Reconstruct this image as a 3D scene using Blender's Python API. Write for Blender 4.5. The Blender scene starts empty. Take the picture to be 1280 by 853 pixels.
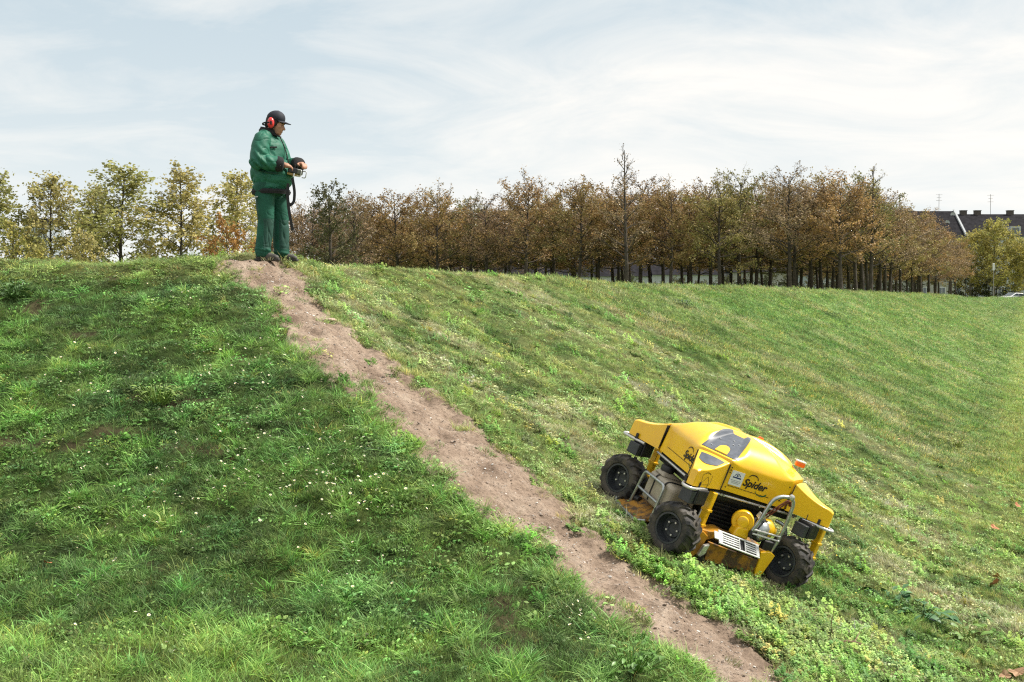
import bpy, bmesh, math, random
import numpy as np
from mathutils import Vector, Matrix, Euler

S = bpy.context.scene
C = S.collection
R_ = math.radians
rng = np.random.default_rng(7)
random.seed(7)

# ------------------------------------------------------------------ camera, sky, sun, exposure
F = 1500.0                                   # focal length in photograph pixels (1280 wide)
PITCH = math.atan((426.5 - 375.0) / F)
cam_d = bpy.data.cameras.new('camera')
cam_d.sensor_width = 36.0
cam_d.lens = 36.0 * F / 1280.0
cam_d.clip_start = 0.1
cam_d.clip_end = 3000.0
cam = bpy.data.objects.new('camera', cam_d)
C.objects.link(cam)
cam.location = (0, 0, 0)
cam.rotation_euler = (math.pi / 2 - PITCH, 0, 0)
S.camera = cam

SUN_DIR = Vector((0.62, 0.10, 0.74)).normalized()      # towards the sun
W = bpy.data.worlds.new('World')
S.world = W
W.use_nodes = True
nt = W.node_tree
nt.nodes.clear()
def N(tree, typ, **kw):
    n = tree.nodes.new(typ)
    for k, v in kw.items():
        if k == 'inp':
            for a, b in v.items():
                n.inputs[a].default_value = b
        else:
            setattr(n, k, v)
    return n
L = nt.links.new
out = N(nt, 'ShaderNodeOutputWorld')
bg = N(nt, 'ShaderNodeBackground', inp={'Strength': 0.085})
sky = N(nt, 'ShaderNodeTexSky')
sky.sky_type = 'NISHITA'
sky.sun_disc = False
sky.sun_elevation = math.asin(SUN_DIR.z)
sky.sun_rotation = math.atan2(SUN_DIR.x, SUN_DIR.y)
sky.air_density = 1.0
sky.dust_density = 1.6
tc = N(nt, 'ShaderNodeTexCoord')
sep = N(nt, 'ShaderNodeSeparateXYZ')
L(tc.outputs['Generated'], sep.inputs[0])
def M(op, a, b=None, c=None, tree=nt):
    n = tree.nodes.new('ShaderNodeMath'); n.operation = op
    for i, v in enumerate((a, b, c)):
        if v is None: continue
        if isinstance(v, (int, float)): n.inputs[i].default_value = v
        else: tree.links.new(v, n.inputs[i])
    return n.outputs[0]
den = M('ADD', M('MAXIMUM', sep.outputs[2], 0.0), 0.16)
cx = M('DIVIDE', sep.outputs[0], den)
cy = M('DIVIDE', sep.outputs[1], den)
comb = N(nt, 'ShaderNodeCombineXYZ')
L(cx, comb.inputs[0]); L(cy, comb.inputs[1])
def cloud_noise(scale, sx, sy, off, detail=7, rough=0.58, dist=0.6):
    mp = N(nt, 'ShaderNodeMapping')
    mp.inputs['Scale'].default_value = (sx, sy, 1)
    mp.inputs['Location'].default_value = off
    mp.inputs['Rotation'].default_value = (0, 0, R_(14))
    L(comb.outputs[0], mp.inputs['Vector'])
    nz = N(nt, 'ShaderNodeTexNoise')
    nz.inputs['Scale'].default_value = scale
    nz.inputs['Detail'].default_value = detail
    nz.inputs['Roughness'].default_value = rough
    nz.inputs['Distortion'].default_value = dist
    L(mp.outputs[0], nz.inputs['Vector'])
    return nz.outputs[0]
n1 = cloud_noise(0.42, 1.0, 1.1, (4.3, 0.4, 0), 5, 0.5, 0.4)
n2 = cloud_noise(1.5, 1.0, 1.25, (8.4, 5.2, 0), 8, 0.62, 0.7)
mixn = M('ADD', M('MULTIPLY', n1, 0.62), M('MULTIPLY', n2, 0.38))
ramp = N(nt, 'ShaderNodeValToRGB')
ramp.color_ramp.elements[0].position = 0.40; ramp.color_ramp.elements[0].color = (0, 0, 0, 1)
ramp.color_ramp.elements[1].position = 0.61; ramp.color_ramp.elements[1].color = (1, 1, 1, 1)
L(mixn, ramp.inputs[0])
# thin veil everywhere, denser towards the horizon where one looks through more of it
veil = M('SUBTRACT', 1.0, M('MULTIPLY', M('MAXIMUM', sep.outputs[2], 0.0), 3.2))
veil = M('MAXIMUM', veil, 0.25)
gap = N(nt, 'ShaderNodeMix', data_type='RGBA')          # blue-grey gaps between the clouds
gap.inputs['B'].default_value = (5.8, 6.8, 7.25, 1)
gap.inputs['Factor'].default_value = 0.80
L(sky.outputs[0], gap.inputs['A'])
veilmix = N(nt, 'ShaderNodeMix', data_type='RGBA')
veilmix.inputs['B'].default_value = (8.9, 9.0, 8.85, 1)
L(M('MULTIPLY', M('POWER', veil, 2.2), 0.9), veilmix.inputs['Factor'])
L(gap.outputs['Result'], veilmix.inputs['A'])
cl = N(nt, 'ShaderNodeMix', data_type='RGBA')
cl.inputs['B'].default_value = (9.7, 9.25, 8.65, 1)
L(M('MULTIPLY', ramp.outputs[0], 0.92), cl.inputs['Factor'])
L(veilmix.outputs['Result'], cl.inputs['A'])
L(cl.outputs['Result'], bg.inputs['Color'])
L(bg.outputs[0], out.inputs[0])

sun_d = bpy.data.lights.new('sun', 'SUN')
sun_d.energy = 4.6
sun_d.angle = R_(8)
sun_d.color = (1.0, 0.94, 0.84)
sun = bpy.data.objects.new('sun', sun_d)
C.objects.link(sun)
sun.rotation_euler = (-SUN_DIR).to_track_quat('-Z', 'Y').to_euler()
vs = S.view_settings
vs.view_transform = 'Standard'; vs.look = 'None'; vs.exposure = 0.45; vs.gamma = 1.0
vs.use_curve_mapping = False
S.cycles.use_denoising = False
S.cycles.pixel_filter_type = 'BLACKMAN_HARRIS'
S.cycles.filter_width = 1.2
S.cycles.sample_clamp_indirect = 4.0
S.cycles.max_bounces = 6
S.cycles.diffuse_bounces = 3
S.cycles.transparent_max_bounces = 8

# ------------------------------------------------------------------ numpy value noise
_perm = np.random.default_rng(3).permutation(4096)
def _hash(ix, iy, seed):
    return _perm[(_perm[(ix + seed * 131) & 4095] + iy) & 4095] / 4095.0
def vnoise(x, y, seed=0):
    x = np.asarray(x, float); y = np.asarray(y, float)
    ix = np.floor(x).astype(int); iy = np.floor(y).astype(int)
    fx = x - ix; fy = y - iy
    fx = fx * fx * (3 - 2 * fx); fy = fy * fy * (3 - 2 * fy)
    a = _hash(ix, iy, seed); b = _hash(ix + 1, iy, seed)
    c = _hash(ix, iy + 1, seed); d = _hash(ix + 1, iy + 1, seed)
    return (a * (1 - fx) + b * fx) * (1 - fy) + (c * (1 - fx) + d * fx) * fy
def fbm(x, y, seed=0, oct=4):
    s = 0; a = 0.5; t = 0
    for o in range(oct):
        s = s + a * vnoise(x * 2 ** o + 17.3 * o, y * 2 ** o + 9.1 * o, seed + o); t += a; a *= 0.55
    return s / t
def sstep(a, b, x):
    t = np.clip((np.asarray(x, float) - a) / (b - a), 0, 1)
    return t * t * (3 - 2 * t)
def smin(a, b, k):
    h = np.clip(0.5 + 0.5 * (b - a) / k, 0, 1)
    return b * (1 - h) + a * h - k * h * (1 - h)
def smax(a, b, k):
    return -smin(-a, -b, k)

# ------------------------------------------------------------------ the lie of the land
AX, AY = 0.395, 0.9187                        # direction in which the dyke runs away
TOP = 0.45
def s_of(x, y): return AY * x - AX * y        # across the dyke, 0 at its toe, negative uphill
def t_of(x, y): return AX * x + AY * y
def land(x, y):
    x = np.asarray(x, float); y = np.asarray(y, float)
    s = s_of(x, y); t = t_of(x, y)
    top = TOP - 0.10 * sstep(12.5, 30, t)         # the crest dips a little towards the right
    pr = 0.42 - 0.44 * (s + 8.45)
    pl = TOP - 0.43 * (13.95 - y)
    fr = smin(pr, pl, 0.22)
    fr = smin(fr, top, 0.14)
    back = np.minimum(-s - 9.9, y - 16.2)
    pb = np.maximum(top - 0.55 * np.maximum(back, 0), -0.8)
    fr = smin(fr, pb, 0.12)
    fl = np.where(x < -3.3, -2.1, -2.1 - 0.0186 * (x + 3.3) ** 2)
    fl = np.maximum(fl, -3.0)
    fl = fl + 0.035 * np.maximum(5 - y, 0)
    fl = fl + sstep(95, 150, t) * 3.02           # the ditch runs out in a low rise before the street
    fl = fl - sstep(160, 170, t) * 0.70
    h = smax(fr, fl, 0.45)
    h = h + 0.13 * np.exp(-((x + 2.87) ** 2 + (y - 14.45) ** 2) / (2 * 0.8 ** 2))    # the corner of the crest stands a little proud
    return h
def bumps(x, y):
    s = s_of(x, y); t = t_of(x, y)
    b = 0.10 * (fbm(x * 0.35, y * 0.35, 11, 3) - 0.5)
    b = b + 0.085 * (fbm(x * 1.7 + y * 0.5, y * 1.7 - 0.5 * x, 21, 3) - 0.5)
    b = b + 0.115 * (fbm(x * 4.6 + y * 1.5, y * 4.6 - 1.5 * x, 25, 2) - 0.5)
    return b
def ground(x, y): return land(x, y) + bumps(x, y)

def pix_ray(px, py):
    r = (px - 640.0) / F; u = -(py - 426.5) / F
    c, s = math.cos(PITCH), math.sin(PITCH)
    return r, c + u * s, -s + u * c
def at(px, py):
    """where the sight line through a photo pixel meets the land"""
    dx, dy, dz = pix_ray(px, py)
    prev = 3.0
    d = 3.0
    while d < 400:
        if d * dz < float(land(d * dx, d * dy)):
            lo, hi = prev, d
            for _ in range(30):
                m = (lo + hi) / 2
                if m * dz < float(land(m * dx, m * dy)): hi = m
                else: lo = m
            return np.array([hi * dx, hi * dy])
        prev = d
        d *= 1.01
    return np.array([d * dx, d * dy])

# ------------------------------------------------------------------ object helpers
def tag(o, label=None, cat=None, group=None, kind=None):
    if label: o['label'] = label
    if cat: o['category'] = cat
    if group: o['group'] = group
    if kind: o['kind'] = kind
    return o
def thing(name, label, cat, loc=(0, 0, 0), rot=(0, 0, 0), group=None):
    o = bpy.data.objects.new(name, None)
    C.objects.link(o)
    o.empty_display_size = 0.2
    o.location = loc; o.rotation_euler = rot
    return tag(o, label, cat, group)
def link_mesh(name, me, mats, parent=None, loc=(0, 0, 0), rot=(0, 0, 0)):
    if mats is not None:
        for m in (mats if isinstance(mats, (list, tuple)) else [mats]):
            me.materials.append(m)
    o = bpy.data.objects.new(name, me)
    C.objects.link(o)
    if parent is not None: o.parent = parent
    o.location = loc; o.rotation_euler = rot
    return o
def mesh_np(name, V, Fc, smooth=False):
    me = bpy.data.meshes.new(name)
    me.from_pydata([tuple(v) for v in V], [], [tuple(f) for f in Fc])
    if smooth: me.shade_smooth()
    me.update()
    return me
def quads_mesh(name, V, Q, smooth=False):
    """fast path: V (n,3), Q (m,k) all faces of k corners"""
    V = np.asarray(V, np.float32); Q = np.asarray(Q, np.int32)
    me = bpy.data.meshes.new(name)
    k = Q.shape[1]
    me.vertices.add(len(V)); me.vertices.foreach_set('co', V.ravel())
    me.loops.add(Q.size); me.loops.foreach_set('vertex_index', Q.ravel())
    me.polygons.add(len(Q)); me.polygons.foreach_set('loop_start', np.arange(0, Q.size, k, dtype=np.int32))
    me.update(calc_edges=True)
    if smooth: me.shade_smooth()
    return me
class MB:
    def __init__(s): s.v = []; s.f = []
    def add(s, V, Fc):
        o = len(s.v)
        s.v += [tuple(map(float, p)) for p in V]
        s.f += [tuple(int(i) + o for i in f) for f in Fc]
        return s
    def box(s, c, d, rot=None):
        hx, hy, hz = d[0] / 2, d[1] / 2, d[2] / 2
        P = [Vector((x, y, z)) for z in (-hz, hz) for y in (-hy, hy) for x in (-hx, hx)]
        if rot is not None:
            m = rot if isinstance(rot, Matrix) else Euler(rot).to_matrix()
            P = [m @ p for p in P]
        return s.add([p + Vector(c) for p in P], [(0, 2, 3, 1), (4, 5, 7, 6), (0, 1, 5, 4), (2, 6, 7, 3), (0, 4, 6, 2), (1, 3, 7, 5)])
    def hexa(s, P):
        """8 corners: bottom ring 4 ccw, top ring 4 ccw"""
        return s.add(P, [(3, 2, 1, 0), (4, 5, 6, 7), (0, 1, 5, 4), (1, 2, 6, 5), (2, 3, 7, 6), (3, 0, 4, 7)])
    def tube(s, pts, r, n=8, cap=True):
        pts = [Vector(p) for p in pts]
        rr = r if isinstance(r, (list, tuple)) else [r] * len(pts)
        V = []; Fc = []
        up = None
        for i, p in enumerate(pts):
            t = (pts[min(i + 1, len(pts) - 1)] - pts[max(i - 1, 0)]).normalized()
            if up is None:
                up = Vector((0, 0, 1)) if abs(t.z) < 0.9 else Vector((1, 0, 0))
            a = t.cross(up)
            if a.length < 1e-5: a = t.orthogonal()
            a.normalize(); b = a.cross(t).normalized(); up = b
            for k in range(n):
                th = 2 * math.pi * k / n
                V.append(p + (a * math.cos(th) + b * math.sin(th)) * rr[i])
        for i in range(len(pts) - 1):
            for k in range(n):
                k2 = (k + 1) % n
                Fc.append((i * n + k, i * n + k2, (i + 1) * n + k2, (i + 1) * n + k))
        if cap:
            Fc.append(tuple(range(n)))
            Fc.append(tuple(reversed(range((len(pts) - 1) * n, len(pts) * n))))
        return s.add(V, Fc)
    def lathe(s, prof, n=32, M4=None, close=False):
        """profile of (axis, radius) turned about local X, M4 places it"""
        V = []; Fc = []
        m = len(prof)
        for k in range(n):
            th = 2 * math.pi * k / n
            for (a, r) in prof:
                p = Vector((a, r * math.cos(th), r * math.sin(th)))
                V.append(M4 @ p if M4 is not None else p)
        for k in range(n):
            k2 = (k + 1) % n
            for j in range(m if close else m - 1):
                j2 = (j + 1) % m
                Fc.append((k * m + j, k2 * m + j, k2 * m + j2, k * m + j2))
        return s.add(V, Fc)
    def prism(s, poly, axis_fn, a0, a1):
        """poly: 2D outline; axis_fn(u,v,a)->3D"""
        n = len(poly)
        V = [axis_fn(u, v, a0) for u, v in poly] + [axis_fn(u, v, a1) for u, v in poly]
        Fc = [tuple(reversed(range(n))), tuple(range(n, 2 * n))]
        Fc += [(i, (i + 1) % n, n + (i + 1) % n, n + i) for i in range(n)]
        return s.add(V, Fc)
    def build(s, name, m, parent=None, smooth=False, bevel=0, seg=2, loc=(0, 0, 0), rot=(0, 0, 0), fix=True):
        me = mesh_np(name, s.v, s.f)
        if fix:
            bm = bmesh.new(); bm.from_mesh(me)
            bmesh.ops.recalc_face_normals(bm, faces=bm.faces)
            bm.to_mesh(me); bm.free()
        o = link_mesh(name, me, m, parent, loc, rot)
        if smooth:
            me.shade_smooth()
            try: me.set_sharp_from_angle(angle=R_(40))
            except Exception: pass
        if bevel:
            b = o.modifiers.new('bevel', 'BEVEL'); b.width = bevel; b.segments = seg; b.limit_method = 'ANGLE'; b.angle_limit = R_(35)
            b.harden_normals = False
        return o
def arc(c, r, a0, a1, n, fn):
    return [fn(c[0] + r * math.cos(a0 + (a1 - a0) * i / n), c[1] + r * math.sin(a0 + (a1 - a0) * i / n)) for i in range(n + 1)]
def fillet(pts, r, n=5):
    """round the corners of an open 3D polyline"""
    pts = [Vector(p) for p in pts]
    o = [pts[0]]
    for i in range(1, len(pts) - 1):
        a, b, c = pts[i - 1], pts[i], pts[i + 1]
        d1 = (a - b); d2 = (c - b)
        q = min(r, d1.length * 0.48, d2.length * 0.48)
        p0 = b + d1.normalized() * q; p1 = b + d2.normalized() * q
        for k in range(n + 1):
            t = k / n
            o.append((1 - t) ** 2 * p0 + 2 * t * (1 - t) * b + t * t * p1)
    o.append(pts[-1])
    return o

# ------------------------------------------------------------------ materials
def mat(name, col, rough=0.6, metal=0.0, var=0.0, vscale=8.0, col2=None, bump=0.0, bscale=60.0, coat=0.0, spec=0.5, thresh=(0.35, 0.65), detail=5):
    m = bpy.data.materials.new(name); m.use_nodes = True
    t = m.node_tree; b = t.nodes['Principled BSDF']
    b.inputs['Base Color'].default_value = (*col, 1)
    b.inputs['Roughness'].default_value = rough
    b.inputs['Metallic'].default_value = metal
    b.inputs['Specular IOR Level'].default_value = spec
    if coat: b.inputs['Coat Weight'].default_value = coat; b.inputs['Coat Roughness'].default_value = 0.15
    co = N(t, 'ShaderNodeTexCoord')
    if var or col2 is not None:
        nz = N(t, 'ShaderNodeTexNoise', inp={'Scale': vscale, 'Detail': detail, 'Roughness': 0.6})
        t.links.new(co.outputs['Object'], nz.inputs['Vector'])
        rp = N(t, 'ShaderNodeValToRGB')
        c2 = col2 if col2 is not None else tuple(c * (1 - var) for c in col)
        c1 = col if col2 is not None else tuple(min(1, c * (1 + var)) for c in col)
        rp.color_ramp.elements[0].position = thresh[0]; rp.color_ramp.elements[0].color = (*c2, 1)
        rp.color_ramp.elements[1].position = thresh[1]; rp.color_ramp.elements[1].color = (*c1, 1)
        t.links.new(nz.outputs[0], rp.inputs[0])
        t.links.new(rp.outputs[0], b.inputs['Base Color'])
    if bump:
        nb = N(t, 'ShaderNodeTexNoise', inp={'Scale': bscale, 'Detail': 4})
        t.links.new(co.outputs['Object'], nb.inputs['Vector'])
        bp = N(t, 'ShaderNodeBump', inp={'Strength': bump, 'Distance': 0.02})
        t.links.new(nb.outputs[0], bp.inputs['Height'])
        t.links.new(bp.outputs[0], b.inputs['Normal'])
    return m
def leaf_mat(name, instancer, cols=None, trans=0.35, attr='tint', rough=0.55):
    """leaf and grass: diffuse plus light passing through; colour from attributes or a random ramp per object"""
    m = bpy.data.materials.new(name); m.use_nodes = True
    t = m.node_tree; t.nodes.clear()
    o = N(t, 'ShaderNodeOutputMaterial')
    b = N(t, 'ShaderNodeBsdfPrincipled', inp={'Roughness': rough, 'Specular IOR Level': 0.25})
    tr = N(t, 'ShaderNodeBsdfTranslucent')
    mx = N(t, 'ShaderNodeMixShader', inp={'Fac': trans})
    var = N(t, 'ShaderNodeAttribute', attribute_name='shade')
    mul = N(t, 'ShaderNodeVectorMath', operation='MULTIPLY')
    if instancer:
        a = N(t, 'ShaderNodeAttribute', attribute_name=attr, attribute_type='INSTANCER')
        t.links.new(a.outputs['Color'], mul.inputs[0])
        t.links.new(var.outputs['Color'], mul.inputs[1])
        res = mul.outputs[0]
    else:
        oi = N(t, 'ShaderNodeObjectInfo')
        rp = N(t, 'ShaderNodeValToRGB')
        els = rp.color_ramp.elements
        while len(els) < len(cols): els.new(0.5)
        for i, c in enumerate(cols):
            els[i].position = i / max(1, len(cols) - 1); els[i].color = (*c, 1)
        mixv = M('ADD', M('MULTIPLY', oi.outputs['Random'], 0.62, tree=t), M('MULTIPLY', var.outputs['Alpha'], 0.38, tree=t), tree=t)
        t.links.new(mixv, rp.inputs[0])
        t.links.new(rp.outputs[0], mul.inputs[0])
        t.links.new(var.outputs['Color'], mul.inputs[1])
        res = mul.outputs[0]
    t.links.new(res, b.inputs['Base Color']); t.links.new(res, tr.inputs['Color'])
    t.links.new(b.outputs[0], mx.inputs[1]); t.links.new(tr.outputs[0], mx.inputs[2])
    t.links.new(mx.outputs[0], o.inputs[0])
    return m

# ------------------------------------------------------------------ the path, as a centre line with widths
PATH_L = [(280, 340), (298, 351), (320, 366), (350, 395), (380, 428), (395, 460), (432, 488), (470, 512), (512, 546), (555, 577), (592, 607), (628, 650), (662, 672), (700, 692), (735, 735), (772, 772), (822, 798), (868, 818), (895, 845), (910, 870)]
PATH_R = [(376, 341), (385, 351), (394, 366), (412, 388), (440, 412), (470, 440), (498, 466), (522, 484), (552, 505), (585, 530), (618, 560), (650, 592), (690, 632), (726, 660), (782, 700), (838, 745), (890, 778), (935, 806), (965, 838), (990, 866)]
_pl = np.array([at(*p) for p in PATH_L]); _pr = np.array([at(*p) for p in PATH_R])
_top = np.array([_pl[0] + (-0.30, 0.30), _pr[0] + (-0.42, 0.36)])
_bot = np.array([_pl[-1] + (0.25, -0.7), _pr[-1] + (0.22, -0.7)])
_pl = np.vstack([_top[0], _pl, _bot[0]]); _pr = np.vstack([_top[1], _pr, _bot[1]])
PC = (_pl + _pr) / 2
PH = np.linalg.norm(_pr - _pl, axis=1) / 2
PC[14:, 0] += np.linspace(0, 0.16, len(PC) - 14)
PH = np.minimum(PH, 0.60) * np.interp(np.arange(len(PH)), [0, 8, 14, len(PH)], [0.90, 0.90, 1.1, 1.6])
def path_dist(x, y):
    """signed distance to the path edge (negative inside), position along"""
    x = np.asarray(x, float).ravel(); y = np.asarray(y, float).ravel()
    best = np.full(x.shape, 1e9); along = np.zeros(x.shape)
    for i in range(len(PC) - 1):
        a, b = PC[i], PC[i + 1]
        d = b - a; L2 = d @ d
        t = np.clip(((x - a[0]) * d[0] + (y - a[1]) * d[1]) / L2, 0, 1)
        dist = np.hypot(x - a[0] - t * d[0], y - a[1] - t * d[1]) - (PH[i] * (1 - t) + PH[i + 1] * t)
        k = dist < best
        best[k] = dist[k]; along[k] = i + t[k]
    return best, along
def path_edge(x, y):
    d, a = path_dist(x, y)
    w = 0.30 * (fbm(np.ravel(x) * 3.1, np.ravel(y) * 3.1, 41, 3) - 0.5) + 0.20 * (vnoise(np.ravel(x) * 9, np.ravel(y) * 9, 44) - 0.5)
    return d + w

# mower pose on the slope
MU = np.array([0.392, -0.11, 1.0]); MU /= np.linalg.norm(MU)
_yaw = R_(16)
_v = np.array([math.cos(_yaw), math.sin(_yaw), 0]); _v -= MU * _v.dot(MU); _v /= np.linalg.norm(_v)
_w = np.cross(MU, _v)
MR = np.stack([_v, _w, MU], 1)
MO = np.array([1.638, 10.783, -2.181])
WHEELS = [(-0.58, 0.60), (-0.58, -0.60), (0.58, -0.60), (0.58, 0.60)]
WR = 0.225
def mower_local(x, y, z):
    P = np.stack([x, y, z], -1) - MO
    return P @ MR
# the soil settles to the wheels
_cor = []
for wx, wy in WHEELS:
    p = MO + MR @ np.array([wx, wy, 0.012])
    _cor.append((p[0], p[1], p[2] - float(ground(p[0], p[1]))))
def settle(x, y):
    num = 0; den_ = 0.35
    for cx_, cy_, dz in _cor:
        w = np.exp(-((x - cx_) ** 2 + (y - cy_) ** 2) / (2 * 0.5 ** 2))
        num = num + w * dz; den_ = den_ + w
    return num / den_ * 1.15
_spots = [(at(18, 553), 0.26, 0.13), (at(140, 541), 0.22, 0.12), (at(95, 560), 0.12, 0.08)]
def bare_spots(x, y):
    """worn soil patches on the left flank"""
    v = 0
    for c_, rx_, ry_ in _spots:
        v = v + np.exp(-(((x - c_[0]) / rx_) ** 2 + ((y - c_[1]) / ry_) ** 2))
    return np.clip(v * 1.5 * (0.5 + fbm(x * 9, y * 9, 119, 2)), 0, 1)
def gz(x, y): return ground(x, y) + settle(np.asarray(x, float), np.asarray(y, float))

# ------------------------------------------------------------------ ground sheet
def axis_coords(parts):
    a = []
    for lo, hi, st in parts:
        a += list(np.arange(lo, hi - 1e-6, st))
    a.append(parts[-1][1])
    return np.array(a)
gx = axis_coords([(-600, -100, 50), (-100, -24, 6), (-24, -9, 0.6), (-9, 7, 0.055), (7, 20, 0.3), (20, 70, 1.6), (70, 130, 6), (130, 600, 47)])
gy = axis_coords([(-60, -4, 8), (-4, 4, 0.6), (4, 15.2, 0.055), (15.2, 30, 0.25), (30, 80, 1.0), (80, 240, 5), (240, 900, 55)])
GX, GY = np.meshgrid(gx, gy)
fade = np.exp(-np.maximum(0, np.hypot(GX, GY - 10) - 30) / 60)
def grass_colour(x, y, seed=0):
    """colour of the turf as it changes over the bank (linear rgb)"""
    x = np.asarray(x, float); y = np.asarray(y, float)
    s = s_of(x, y); t = t_of(x, y)
    side = sstep(-0.5, 0.9, (x + 3.4) * 0.78 + (y - 13.8) * 0.52)      # 0 on the lush left flank, 1 on the mown right flank
    big = fbm(x * 0.5, y * 0.5, 51, 3)
    mid = fbm(x * 1.9, y * 1.9, 57, 3)
    row = fbm(s * 0.55, t * 2.2, 61, 3)
    lush = np.stack([0.078 + 0.074 * mid, 0.142 + 0.095 * mid, 0.045 + 0.020 * big], -1)
    lush = lush * (0.42 + 1.16 * fbm(x * 5.0 + 3 * y, y * 5.0 - x, 67, 3))[..., None]
    mown = np.stack([0.155 + 0.12 * row + 0.06 * mid, 0.225 + 0.10 * row + 0.07 * mid, 0.082 + 0.06 * row], -1)
    far = sstep(15, 32, t)
    mown = mown * (1 - far[..., None]) + far[..., None] * np.stack([0.130 + 0.07 * mid, 0.225 + 0.07 * mid, 0.075 + 0.02 * mid], -1)
    dry = sstep(0.50, 0.66, fbm(s * 0.6 + 3, t * 1.3, 73, 4)) * (1 - 0.45 * far)
    mown = mown * (1 - 0.66 * dry[..., None]) + 0.66 * dry[..., None] * np.array([0.40, 0.40, 0.23])
    green = sstep(0.54, 0.66, 0.5 * fbm(x * 0.9 + 5, y * 0.9, 79, 3) + 0.5 * fbm(x * 3.2, y * 3.2 + 4, 87, 2))
    mown = mown * (1 - 0.72 * green[..., None]) + 0.72 * green[..., None] * np.array([0.080, 0.155, 0.038])
    toe = sstep(-1.0, -0.2, s) * sstep(12, 19, t)
    mown = mown * (1 - 0.75 * toe[..., None]) + 0.75 * toe[..., None] * np.array([0.27, 0.345, 0.11])
    c = lush * (1 - side[..., None]) + mown * side[..., None]
    crest = sstep(0.10, 0.36, land(x, y)) * (1 - 0.35 * side)
    c = c * (1 - 0.55 * crest[..., None]) + 0.55 * crest[..., None] * np.array([0.22, 0.235, 0.08])
    low = (1 - sstep(-2.16, -2.02, land(x, y))) * (1 - side) * (1 - sstep(-2.4, -0.8, x))
    c = c * (1 - 0.65 * low[..., None]) + 0.65 * low[..., None] * np.array([0.190, 0.255, 0.065])
    return c, side
GZ = land(GX, GY) + bumps(GX, GY) * fade + settle(GX, GY)
pe = np.full(GX.shape, 9.0)
nearm = (np.abs(GX) < 9) & (GY > 3) & (GY < 17)
pe[nearm] = path_edge(GX[nearm], GY[nearm])
GZ = GZ - 0.055 * (1 - sstep(-0.10, 0.02, pe))            # trodden into the turf
idx = np.arange(GX.size).reshape(GX.shape)
Q = np.stack([idx[:-1, :-1], idx[:-1, 1:], idx[1:, 1:], idx[1:, :-1]], -1).reshape(-1, 4)
V = np.stack([GX, GY, GZ], -1).reshape(-1, 3)
me = quads_mesh('ground', V, Q, smooth=True)
gc, gside = grass_colour(V[:, 0], V[:, 1])
soil = np.array([0.10, 0.075, 0.05])
barren = sstep(0.66, 0.78, fbm(V[:, 0] * 1.6 + 9, V[:, 1] * 2.6, 83, 4)) * (1 - 0.5 * gside)
barren = np.maximum(barren, bare_spots(V[:, 0], V[:, 1]))
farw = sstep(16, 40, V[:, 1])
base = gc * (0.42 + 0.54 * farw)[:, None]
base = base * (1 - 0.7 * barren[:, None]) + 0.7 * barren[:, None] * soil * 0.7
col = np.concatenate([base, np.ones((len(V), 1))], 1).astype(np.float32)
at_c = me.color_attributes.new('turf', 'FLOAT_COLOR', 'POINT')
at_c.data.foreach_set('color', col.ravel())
gm = bpy.data.materials.new('turf_soil'); gm.use_nodes = True
t = gm.node_tree; b = t.nodes['Principled BSDF']
b.inputs['Roughness'].default_value = 0.95; b.inputs['Specular IOR Level'].default_value = 0.1
a = N(t, 'ShaderNodeVertexColor', layer_name='turf')
co = N(t, 'ShaderNodeTexCoord')
nz = N(t, 'ShaderNodeTexNoise', inp={'Scale': 14.0, 'Detail': 7, 'Roughness': 0.75})
t.links.new(co.outputs['Object'], nz.inputs['Vector'])
rp = N(t, 'ShaderNodeValToRGB')
rp.color_ramp.elements[0].position = 0.32; rp.color_ramp.elements[0].color = (0.45, 0.42, 0.4, 1)
rp.color_ramp.elements[1].position = 0.68; rp.color_ramp.elements[1].color = (1.45, 1.4, 1.3, 1)
t.links.new(nz.outputs[0], rp.inputs[0])
mu = N(t, 'ShaderNodeVectorMath', operation='MULTIPLY')
t.links.new(a.outputs[0], mu.inputs[0]); t.links.new(rp.outputs[0], mu.inputs[1])
t.links.new(mu.outputs[0], b.inputs['Base Color'])
bp = N(t, 'ShaderNodeBump', inp={'Strength': 0.9, 'Distance': 0.04})
t.links.new(nz.outputs[0], bp.inputs['Height']); t.links.new(bp.outputs[0], b.inputs['Normal'])
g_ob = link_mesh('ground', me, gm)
tag(g_ob, 'grassy dyke with mown banks running away to the right', kind='structure')

# the trodden path sheet
na = 760; nc = 60
tt = np.linspace(0, len(PC) - 1, na)
def interp(A, tt):
    # smooth (Catmull-Rom) through the stations
    i = np.clip(np.floor(tt).astype(int), 0, len(A) - 2); f_ = tt - i
    p0 = A[np.maximum(i - 1, 0)]; p1 = A[i]; p2 = A[i + 1]; p3 = A[np.minimum(i + 2, len(A) - 1)]
    if A.ndim > 1: f_ = f_[:, None]
    return 0.5 * (2 * p1 + (p2 - p0) * f_ + (2 * p0 - 5 * p1 + 4 * p2 - p3) * f_ ** 2 + (3 * p1 - p0 - 3 * p2 + p3) * f_ ** 3)
cc = interp(PC, tt); hw = interp(PH, tt)
tn = np.gradient(cc, axis=0); tn /= np.linalg.norm(tn, axis=1)[:, None]
nn = np.stack([-tn[:, 1], tn[:, 0]], 1)
uu = np.linspace(-1, 1, nc)
PX = cc[:, None, :] + nn[:, None, :] * (uu[None, :, None] * (hw[:, None, None] + 0.16))
px_, py_ = PX[..., 0], PX[..., 1]
ped = path_edge(px_, py_).reshape(px_.shape)
pz = gz(px_, py_) - 0.03 * (1 - sstep(-0.22, 0.02, ped)) - 0.11 * sstep(0.02, 0.12, ped)
pz += 0.045 * (fbm(px_ * 6, py_ * 6, 91, 4) - 0.5) + 0.026 * (fbm(px_ * 22, py_ * 22, 95, 3) - 0.5)
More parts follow.
